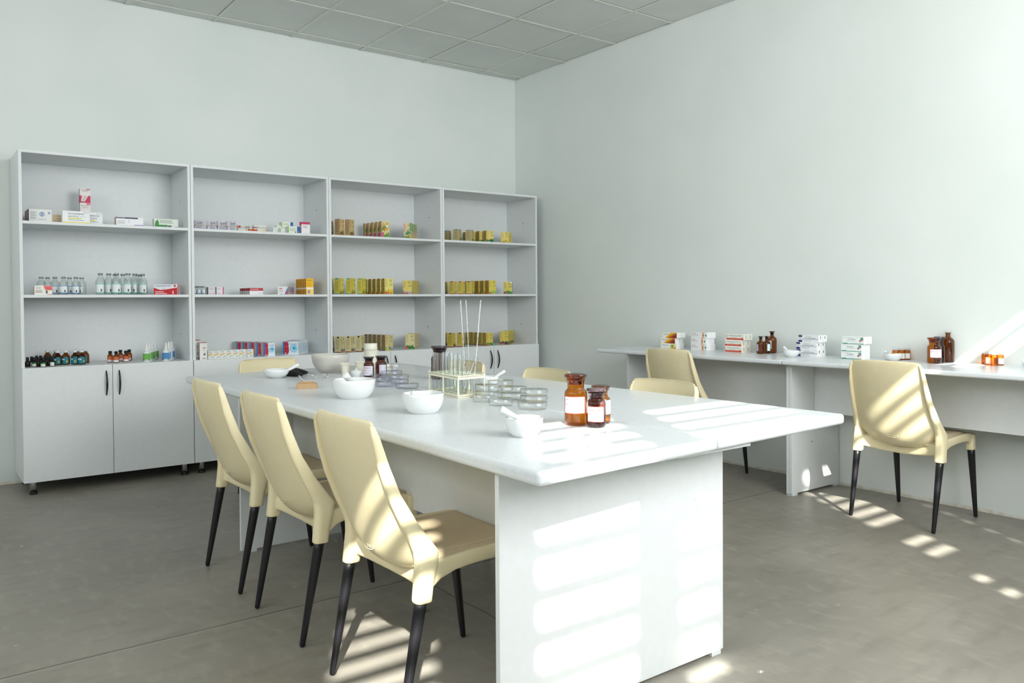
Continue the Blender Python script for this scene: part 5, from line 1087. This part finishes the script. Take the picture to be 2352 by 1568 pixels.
def pestle(p0, p1, r0, r1, label, m=PORC):
    """from grinding head p0 to handle end p1"""
    p0, p1 = Vector(p0), Vector(p1); L_ = (p1-p0).length; mb = MB()
    prof = [(0, 0), (r0*.6, .002), (r0*.93, .007), (r0, .014), (r0*.92, .022), (r1*.72, .040), (r1*.78, L_*.6), (r1, L_*.93), (r1*.97, L_*.985), (r1*.8, L_), (0, L_)]
    mb.lathe(prof, m, 24)
    q = (p1-p0).to_track_quat('Z', 'Y').to_euler()
    return tag(mb.build('pestle', None, p0, q), label, 'pestle', 'porcelain pestles')
Z = TZ
mortar(.068, .031, .046, (-3.103, -1.880, Z), 'low white mortar at the table\'s far left, beside the black frothers')
pestle((-3.095, -1.895, Z+.017), (-2.990, -1.915, Z+.068), .010, .0105, 'white pestle leaning right out of the low far-left mortar')
mortar(.090, .060, .079, (-3.182, -2.945, Z), 'biggest white porcelain mortar, in the middle of the table\'s left half')
pestle((-3.150, -2.935, Z+.026), (-3.243, -2.990, Z+.103), .014, .0145, 'thick white pestle leaning left in the biggest porcelain mortar')
mortar(.0755, .052, .071, (-3.187, -3.505, Z), 'white mortar in front of the test tube rack', spout=35)
pestle((-3.140, -3.480, Z+.030), (-3.243, -3.525, Z+.075), .011, .0115, 'white pestle lying low in the mortar before the tube rack')
mortar(.047, .029, .042, (-2.453, -2.905, Z), 'small white spouted mortar behind the test tube rack', spout=10)
pestle((-2.470, -2.912, Z+.014), (-2.400, -2.965, Z+.070), .0075, .008, 'slim white pestle leaning right out of the mortar behind the rack')
mortar(.0565, .037, .056, (-3.216, -4.125, Z), 'white spouted mortar nearest the viewer, left of the amber jars', spout=207)
pestle((-3.185, -4.125, Z+.026), (-3.272, -4.083, Z+.081), .0105, .011, 'white pestle sticking out left of the mortar nearest the viewer')
mortar(.108, .058, .104, (-2.735, -1.765, Z), 'large grey stoneware mixing bowl at the table\'s far end', m=STONE, name='mixing_bowl', group=None)['category'] = 'bowl'

# ================================================================ amber reagent bottles
def place(t, loc, lab, rz=0, grp=None):
    t.location = loc; t.rotation_euler = (0, 0, R(rz)); t['label'] = lab
    if grp: t['group'] = grp
    return t
RED = (214,40,44); PAPER = (236,238,244)
def frame_items(c=RED, w=.02):
    return [('r', 0, 0, 1, .03, c), ('r', 0, .97, 1, 1, c), ('r', .975, 0, 1, 1, c), ('r', 0, 0, .025, 1, c)]
t = wide_mouth(.073, .164, AMBER, STOPA)
cyl_label(t, 'label', .0365, .040, .095, -142, 60, frame_items()+[('r', a, b, a+w_, b+.035, (176,60,80)) for a, b, w_ in ((.08,.76,.03),(.16,.79,.05),(.48,.72,.05),(.50,.66,.03),(.1,.52,.09),(.22,.54,.04),(.46,.5,.04),(.5,.42,.02),(.1,.24,.03),(.2,.22,.05),(.52,.2,.02),(.6,.24,.06),(.72,.22,.03),(.45,.18,.03))], PAPER)
place(t, (-2.951, -4.062, Z), 'tallest amber reagent jar with red-framed label, near the table\'s front edge')
t = wide_mouth(.061, .123, AMBERD, LIDP)
cyl_label(t, 'label', .0305, .020, .069, -140, 55, frame_items()+[('t', 'ACIDUM', .16, .68, .58, (206,84,74)), ('t', 'NICOTINICUM', .08, .44, .74, (206,84,74)), ('t', 'Кислота', .22, .28, .4, (214,130,120)), ('t', '100,0  ВПЛИВ', .2, .10, .6, (206,120,110))], PAPER)
place(t, (-2.935, -4.140, Z), 'dark small reagent bottle labelled acidum, in front of the amber jars')
t = wide_mouth(.062, .123, AMBER, STOPA)
cyl_label(t, 'label', .031, .030, .078, -100, 50, [('r', 0, 0, 1, .03, (40,50,70)), ('r', 0, .97, 1, 1, (40,50,70)), ('r', .97, 0, 1, 1, (40,50,70)), ('t', 'UM', .62, .45, .26, (50,60,80)), ('t', 'D', .62, .68, .09, (50,60,80))], PAPER)
place(t, (-2.862, -4.085, Z), 'amber reagent jar with black-framed label, behind the dark acidum bottle')
t = wide_mouth(.056, .108, AMBERD, LIDP)
cyl_label(t, 'label', .028, .010, .060, -134, 62, [('t', 'HERBAE', .12, .72, .66, (206,70,74)), ('t', 'THERMOPSIDIS', .04, .46, .84, (206,70,74)), ('t', 'SICCUM', .12, .2, .5, (206,70,74))], (214,220,232))
place(t, (-2.698, -2.157, Z), 'dark bottle labelled herbae at the far end of the table, left of its twin')
t = wide_mouth(.062, .109, AMBERD, LIDP)
cyl_label(t, 'label', .031, .012, .062, -100, 40, [('r', 0, 0, .05, 1, RED), ('lines', .2, .8, .2, .8, 4, (190,140,150))], (206,212,224))
place(t, (-2.615, -2.140, Z), 'dark bottle at the table\'s far end, right of the herbae bottle')
t = wide_mouth(.088, .172, AMBERD, LIDP)
place(t, (-2.47, -2.50, Z), 'large dark bottle with plum stopper rising behind the test tubes')
# desk bottles
DXZ = DZ
t = narrow_mouth(.053, .114, BROWN, LIDP, .56); cyl_label(t, 'label', .0265, .018, .062, -205, 28, [], (190,180,214)); place(t, (-.190, -2.812, DXZ), 'left small brown glass bottle with stopper on the wall desk')
t = narrow_mouth(.050, .114, BROWN, LIDP, .56); cyl_label(t, 'label', .025, .018, .062, -112, 24, [], (214,240,246)); place(t, (-.135, -2.819, DXZ), 'small brown glass bottle with stopper, between its twin and the big brown bottle')
t = narrow_mouth(.060, .144, BROWN, LIDP, .60); cyl_label(t, 'label', .030, .030, .082, -178, 26, [('lines', .2, .8, .3, .8, 3, (170,170,180))], (226,226,240)); place(t, (-.080, -2.821, DXZ), 'bigger brown glass bottle of the trio on the wall desk')
t = wide_mouth(.070, .140, AMBER, STOPA)
cyl_label(t, 'label', .035, .032, .078, -136, 56, frame_items((200,80,100))+[('t', 'HYDRARGYRI', .08, .68, .84, (206,96,110)), ('t', 'OXYDATUM', .24, .44, .68, (206,96,110)), ('t', 'FLAVUM', .34, .20, .5, (206,96,110))], (240,232,238))
place(t, (-.165, -3.888, DXZ), 'amber jar labelled hydrargyri standing foremost of the desk trio')
t = wide_mouth(.056, .143, AMBERD, LIDP); place(t, (-.102, -3.886, DXZ), 'dark plum bottle half hidden behind the hydrargyri jar')
t = narrow_mouth(.064, .176, BROWN, CLEAR, .62); place(t, (-.039, -3.902, DXZ), 'tall brown bottle with clear stopper beside the hydrargyri jar')
# squat amber jars with clear lids
def squat():
    t = thing('amber_jar', 'x', 'jar'); h, r = .066, .0178; b = MB()
    b.lathe([(0, .002), (r*.9, 0), (r, .003), (r, h*.70), (r*.93, h*.80), (r*.82, h*.84), (r*.82, h*.86)], AMBER, 28); b.build('body', t)
    c = MB(); c.lathe([(r*.84, h*.80), (r*.92, h*.80), (r*.92, h*.97), (r*.86, h), (0, h)], CLEARP, 28); c.build('lid', t)
    cyl_label(t, 'label', r, h*.12, h*.60, -140, 50, [('lines', .15, .8, .2, .8, 4, (170,180,176)), ('r', 0, .85, 1, 1, (190,220,170))], (236,240,240))
    return t
SQ = [(-0.085, -3.6362, 'left amber jar of the trio behind the desk mortar', 20), (-0.052, -3.6535, 'middle amber jar of the trio behind the desk mortar', 0), (-0.022, -3.6706, 'right amber jar of the trio behind the desk mortar', -10),
      (-0.025, -4.0849, 'partly hidden amber jar at the left of the sunlit jar group', 30), (-0.070, -4.1179, 'sunlit amber jar with green-tinged label on the wall desk', 0), (-0.092, -4.1559, 'sunlit amber jar with its label turned away, in the sunlit group', 120), (-0.055, -4.1690, 'rightmost amber jar of the sunlit group on the wall desk', 0)]
s0 = squat()
for i, (x, y, lab, a) in enumerate(SQ):
    if i == 0: place(s0, (x, y, DXZ), lab, a, 'amber jars with clear lids')
    else: dup(s0, lab, (x, y, DXZ), R(a), group='amber jars with clear lids')
mortar(.049, .029, .040, (-.295, -3.101, DXZ), 'white mortar on the wall desk before the navy-ended boxes', group=None)
pestle((-.290, -3.105, DXZ+.015), (-.305, -3.055, DXZ+.060), .007, .0065, 'small pestle in the desk mortar before the navy-ended boxes')
mortar(.051, .030, .041, (-.125, -3.640, DXZ), 'white mortar on the wall desk before the amber jar trio', group=None)
pestle((-.120, -3.640, DXZ+.016), (-.135, -3.598, DXZ+.052), .007, .0085, 'white pestle in the mortar before the amber jar trio')
mortar(.034, .017, .024, (-.110, -4.325, DXZ), 'tiny white mortar at the right end of the visible desk', group=None)
pestle((-.110, -4.330, DXZ+.009), (-.115, -4.290, DXZ+.040), .005, .005, 'tiny pestle in the rightmost desk mortar')

# ================================================================ ceramics at the table's far end
def lathed(name, prof, m, loc, lab, cat, n=36, grp=None):
    mb = MB(); mb.lathe(prof, m, n); return tag(mb.build(name, None, loc), lab, cat, grp)
t = thing('ceramic_jug', 'cream ceramic jug with a loop handle, under an upturned cup', 'jug', (-2.423, -1.66, Z))
mb = MB(); mb.lathe([(0, .003), (.028, 0), (.032, .003), (.035, .03), (.038, .07), (.040, .100), (.0425, .106), (.0425, .109), (.038, .108), (.035, .10), (.032, .03), (0, .008)], CREAMCER, 36)
sp = R(-40)
mb.v = [(x*(1+.16*math.exp(-((math.atan2(y, x)-sp)/.25)**2)*max(0, (z-.09)/.02)), y*(1+.16*math.exp(-((math.atan2(y, x)-sp)/.25)**2)*max(0, (z-.09)/.02)), z) for x, y, z in mb.v]
mb.build('body', t)
mb = MB(); pts = []
for k in range(15):
    a = math.pi*k/14; q = .036+.030*math.sin(a); zz = .055+.028*math.cos(a)
    pts.append((-q*math.cos(R(36)), q*math.sin(R(36)), zz))
mb.tube(pts, .0045, CREAMCER, 10); mb.build('handle', t)
lathed('ceramic_cup', [(0, .040), (.037, .040), (.039, .038), (.0395, .004), (.038, .0), (.034, 0), (.0345, .034), (0, .036)], CREAMCER, (-2.423, -1.66, Z+.1095), 'cream cup standing upside down on the ceramic jug', 'cup')
fun = [(0, .002), (.0195, 0), (.0205, .003), (.0235, .044), (.022, .045), (.033, .062), (.034, .066), (.031, .065), (.021, .047), (.018, .006), (0, .006)]
lathed('ceramic_funnel_cup', fun, CREAMCER, (-2.741, -1.968, Z), 'cream flared ceramic cup in front of the grey bowl', 'cup', grp='flared ceramic cups')
lathed('ceramic_funnel_cup', fun, CREAMCER, (-2.628, -1.915, Z), 'cream flared ceramic cup between its twin and the dark bottles', 'cup', grp='flared ceramic cups')
t = thing('porcelain_crucible', 'small glossy porcelain crucible with peaked lid, left of the herbae bottle', 'crucible', (-2.756, -2.125, Z))
mb = MB(); mb.lathe([(0, .002), (.016, 0), (.018, .002), (.026, .018), (.029, .028), (.028, .028), (.024, .018), (0, .005)], PORC, 30); mb.build('cup', t)
mb = MB(); mb.lathe([(.0305, .028), (.031, .031), (.022, .036), (.010, .039), (.004, .043), (.003, .050), (0, .051)], PORC, 30); mb.build('lid', t)
cp = [(0, .002), (.0125, 0), (.0135, .002), (.0175, .030), (.0165, .030), (.0125, .005), (0, .005)]
lathed('ceramic_cup', [(r*1.0, z*1.15) for r, z in cp], CREAMCER, (-2.420, -1.856, Z), 'small cream ceramic cup near the right dark bottle', 'cup')
lathed('ceramic_cup', cp, PORC, (-2.380, -1.880, Z), 'small white ceramic cup rightmost of the far ceramics', 'cup')

# ================================================================ milk frothers, paper packet
def frother(p0, p1, p2, lab, grp='black handheld frothers'):
    p0, p1, p2 = map(Vector, (p0, p1, p2)); mb = MB(); n = 12; pts = []; rad = []
    for k in range(n+1):
        u = k/n; pts.append(p0+(p1-p0)*u); rad.append(.003+.0165*math.sin(math.pi*min(1, .12+u*.80))**.7*(1-.25*u))
    mb.tube(pts, rad, BLACKP, 16); o = mb.build('milk_frother', None); tag(o, lab, 'frother', grp)
    w = MB(); w.tube([p1, p2], .0013, CHROME, 6); w.build('shaft', o)
    d = (p2-p1).normalized(); a = d.cross(Vector((0, 0, 1))).normalized(); b = a.cross(d)
    c = MB(); c.tube([p2+(a*math.cos(q)+b*math.sin(q))*.011+d*(.0006*q) for q in [2*math.pi*k/16 for k in range(49)]], .0014, CHROME, 6); c.build('whisk_coil', o)
    return o
frother((-3.020, -1.735, Z+.018), (-2.985, -1.945, Z+.016), (-2.968, -2.055, Z+.014), 'black handheld frother lying half behind the far-left mortar')
frother((-2.935, -1.640, Z+.017), (-2.922, -1.860, Z+.016), (-2.905, -2.060, Z+.013), 'black handheld frother lying beside the grey mixing bowl')
t = thing('paper_packet', 'small kraft paper packet topped with a curled white slip', 'packet', (-3.182, -2.462, Z), R(-27))
mb = MB(); W2, D2 = .048, .030
mb.v = [(-W2,-D2,0),(W2,-D2,0),(W2,D2,0),(-W2,D2,0),(-W2*.97,-D2*.93,.021),(W2*.97,-D2*.93,.021),(W2*.97,D2*.93,.021),(-W2*.97,D2*.93,.021),(-W2*.55,-D2*.5,.027),(W2*.50,-D2*.5,.027),(W2*.50,D2*.4,.028),(-W2*.55,D2*.4,.028)]
for q in ((0,3,2,1),(0,1,5,4),(1,2,6,5),(2,3,7,6),(3,0,4,7),(4,5,9,8),(5,6,10,9),(6,7,11,10),(7,4,8,11),(8,9,10,11)): mb.face(list(q), KRAFT)
mb.box(-W2*.56, W2*.5, -D2*.62, D2*.1, .0265, .0345, KRAFT)
mb.poly([(-W2, -D2-.0004, .001), (-W2*.8, -D2*.965-.0004, .019), (-W2*.78, -D2*.965-.0004, .019), (-W2*.97, -D2-.0004, .001)], ink((150,116,76)))
bevel(mb.build('packet', t), .0015, 2)
mb = MB(); secs = []
for k in range(13):
    u = k/12; x = -.036+.062*u; zz = .0352+.026*max(0, 1-u*2.1)**2
    secs.append([(x, -.020, zz), (x, .004, zz+.001), (x, .004, zz+.0018), (x, -.020, zz+.0008)])
mb.loft(secs, PORC); mb.build('white_slip', t)

# ================================================================ petri dishes
def dish(r, m, h=.020):
    t = thing('petri_dish', 'x', 'petri dish'); w = .0016
    b = MB(); b.lathe([(0, 0), (r*.95, 0), (r*.95, h*.8)], m, 44); b.build('dish', t)
    l = MB(); l.lathe([(r, h*.28), (r, h), (r*.985, h+.0008), (0, h+.0008)], m, 44); l.build('lid', t)
    return t
LP = [(-2.560, -2.115, .0205*1, .054), (-2.655, -2.215, 0, .054), (-2.560, -2.115, 0, .054), (-2.655, -2.325, .0205, .056), (-2.655, -2.325, 0, .056), (-2.745, -2.405, 0, .050), (-2.752, -2.560, .0205, .054), (-2.752, -2.560, 0, .054), (-2.858, -2.630, 0, .050), (-2.820, -2.765, 0, .054)]
LL = ['topmost plastic petri dish of the farthest stack', 'plastic petri dish standing left of the farthest stack', 'lower plastic petri dish of the farthest stack', 'upper plastic petri dish of the second farthest stack', 'lower plastic petri dish of the second farthest stack',
      'plastic petri dish between the left stacks', 'upper plastic petri dish of the stack nearer the big mortar', 'lower plastic petri dish of the stack nearer the big mortar', 'single plastic petri dish closest to the biggest mortar', 'single plastic petri dish frontmost of the bluish plastic group']
p0 = dish(.054, CLEARP)
for i, (x, y, dz, r) in enumerate(LP):
    if i == 0: c = place(p0, (x, y, Z+dz+.0002), LL[i], 0, 'plastic petri dishes')
    else: c = dup(p0, LL[i], (x, y, Z+dz+.0002), .3*i, group='plastic petri dishes')
    c.scale = (r/.054, r/.054, 1)
GP = [(-2.590, -3.180, .0260, .056), (-2.590, -3.180, 0, .056), (-2.742, -3.290, .0260, .052), (-2.742, -3.290, 0, .052), (-2.700, -3.415, .0260, .053), (-2.700, -3.415, 0, .053), (-2.698, -3.540, .0260, .055), (-2.698, -3.540, 0, .055),
      (-2.830, -3.385, 0, .045), (-2.850, -3.525, 0, .048), (-2.820, -3.680, 0, .055)]
GL = ['upper glass petri dish of the farthest glass stack', 'lower glass petri dish of the farthest glass stack', 'upper glass petri dish of the stack nearest the rack', 'lower glass petri dish of the stack nearest the rack', 'upper glass petri dish in the centre of the glass group', 'lower glass petri dish in the centre of the glass group',
      'upper glass petri dish of the rightmost glass stack', 'lower glass petri dish of the rightmost glass stack', 'single glass petri dish against the rack\'s front corner', 'single glass petri dish at the front left of the glass group', 'single glass petri dish closest to the tall amber jar']
p1 = dish(.055, CLEAR, .0255)
for i, (x, y, dz, r) in enumerate(GP):
    if i == 0: c = place(p1, (x, y, Z+dz+.0002), GL[i], 0, 'glass petri dishes')
    else: c = dup(p1, GL[i], (x, y, Z+dz+.0002), .3*i, group='glass petri dishes')
    c.scale = (r/.055, r/.055, 1)

# ================================================================ test tube rack, tubes, pipettes
ux = Vector((.035, .285, 0)); uy = Vector((.150, .012, 0)); F0 = Vector((-2.860, -3.245, Z))
t = thing('test_tube_rack', 'ivory plastic test tube rack standing on the table', 'rack', F0)
def PT(a, b, z): return ux*a+uy*b+Vector((0, 0, z))
def frame_plate(name, z0, z1, rim):
    mb = MB()
    q = [PT(0,0,0), PT(0,1,0), PT(1,1,0), PT(1,0,0)]; c = sum(q, Vector())/4
    mb.loft([[p+Vector((0,0,z)) for p in q] for z in (z0, z1)], IVORY, smooth=False)
    return mb
# bottom plate and perforated top plate
mb = MB(); e = .012
def slab(mb, a0, a1, b0, b1, z0, z1):
    q = [PT(a0,b0,0), PT(a0,b1,0), PT(a1,b1,0), PT(a1,b0,0)]
    mb.loft([[p+Vector((0,0,z)) for p in q] for z in (z0, z1)], IVORY, smooth=False)
slab(mb, 0, 1, 0, 1, .004, .008)
for a0, a1, b0, b1 in ((0, 1, 0, .05), (0, 1, .95, 1), (0, .03, 0, 1), (.97, 1, 0, 1)): slab(mb, a0, a1, b0, b1, 0.0005, .013)
mb.build('base_plate', t)
mb = MB(); NA, NB = 7, 3
zt = .078
for i in range(NA+1): slab(mb, max(0, i/NA-.012), min(1, i/NA+.012), 0, 1, zt+.006, zt+.010)
for j in range(NB+1): slab(mb, 0, 1, max(0, j/NB-.03), min(1, j/NB+.03), zt+.0055, zt+.0095)
for a0, a1, b0, b1 in ((0, 1, 0, .02), (0, 1, .98, 1), (0, .012, 0, 1), (.988, 1, 0, 1)): slab(mb, a0, a1, b0, b1, zt-.002, zt+.012)
mb.build('top_plate', t)
for a, b in ((0, 0), (.5, 0), (1, 0), (0, 1), (.5, 1), (1, 1)):
    mb = MB(); p = PT(a*.97+.015, b*.94+.03, 0)
    mb.lathe([(0, 0), (.0055, 0), (.0055, .012), (.0040, .016), (.0040, zt-.004), (.0052, zt-.002), (.0052, zt+.012), (.003, zt+.0165), (0, zt+.018)], IVORY, 14, tuple(p)); mb.build('post', t)
def tube_mesh():
    mb = MB(); r, h, w = .0094, .167, .0011
    pr = [(0, 0)]+[(r*math.sin(a), r-r*math.cos(a)) for a in (.4, .8, 1.2, 1.57)]+[(r, h-.004), (r*1.14, h-.001), (r*1.14, h)]
    mb.lathe(pr, TUBEGL, 24); return mb.mesh('test_tube')
TM = tube_mesh(); TA = Vector(PT(0,0,0))
nth = ['first', 'second', 'third', 'fourth', 'fifth', 'sixth', 'seventh']
for row_, b in ((0, 1/6), (1, 3/6)):
    for i in range(7):
        if (row_, i) == (1, 0): continue
        a = (i+.5)/7
        p = F0+PT(a, b, .0085); rd = random.Random(i*3+row_)
        o = link('test_tube', TM, None, p, (rd.uniform(-.03, .03), rd.uniform(-.03, .03), 0))
        tag(o, '%s test tube from the front in the rack\'s %s row' % (nth[i], ['left', 'right'][row_]), 'test tube', 'upright test tubes in the rack')
p = F0+PT(.22, .44, .0095)
o = link('test_tube', TM, None, p, (R(3), R(25), R(8))); tag(o, 'tilted test tube leaning to the right in the rack', 'test tube')
for i, (u0, v0, tip, lab) in enumerate([(0, 0, (-2.780, -3.152, .405), 'leftmost of three long glass pipettes standing in the rack'), (0, 0, (-2.752, -3.152, .405), 'middle one of three long glass pipettes standing in the rack'), (0, 0, (-2.690, -3.175, .405), 'rightmost of three long glass pipettes standing in the rack')]):
    b0 = F0+PT(.10+.0*i, .42+.0*i, .012) if i < 2 else F0+PT(.06, .62, .012)
    if i == 1: b0 = F0+PT(.12, .60, .012)
    e = Vector((tip[0], tip[1], Z+tip[2])); L_ = (e-b0).length
    mb = MB(); r = .0036; w = .0010
    mb.lathe([(w*.6, 0), (.0014, 0), (.0022, .03), (r*.8, .05), (r*.8, L_*.58), (r, L_*.60), (r, L_)], PIPEGL, 14)
    q = (e-b0).to_track_quat('Z', 'Y').to_euler()
    o = mb.build('glass_pipette', None, b0, q); tag(o, lab, 'pipette', 'long glass pipettes')
    g = MB()
    for k, zz in enumerate((L_*.56, L_*.58, L_*.60, L_*.30)):
        g.lathe([(r*.8+.0003, zz), (r*.8+.0003, zz+.0016+.0014*(k % 2))], ink((150,110,70)), 10)
    g.build('graduation_marks', o)
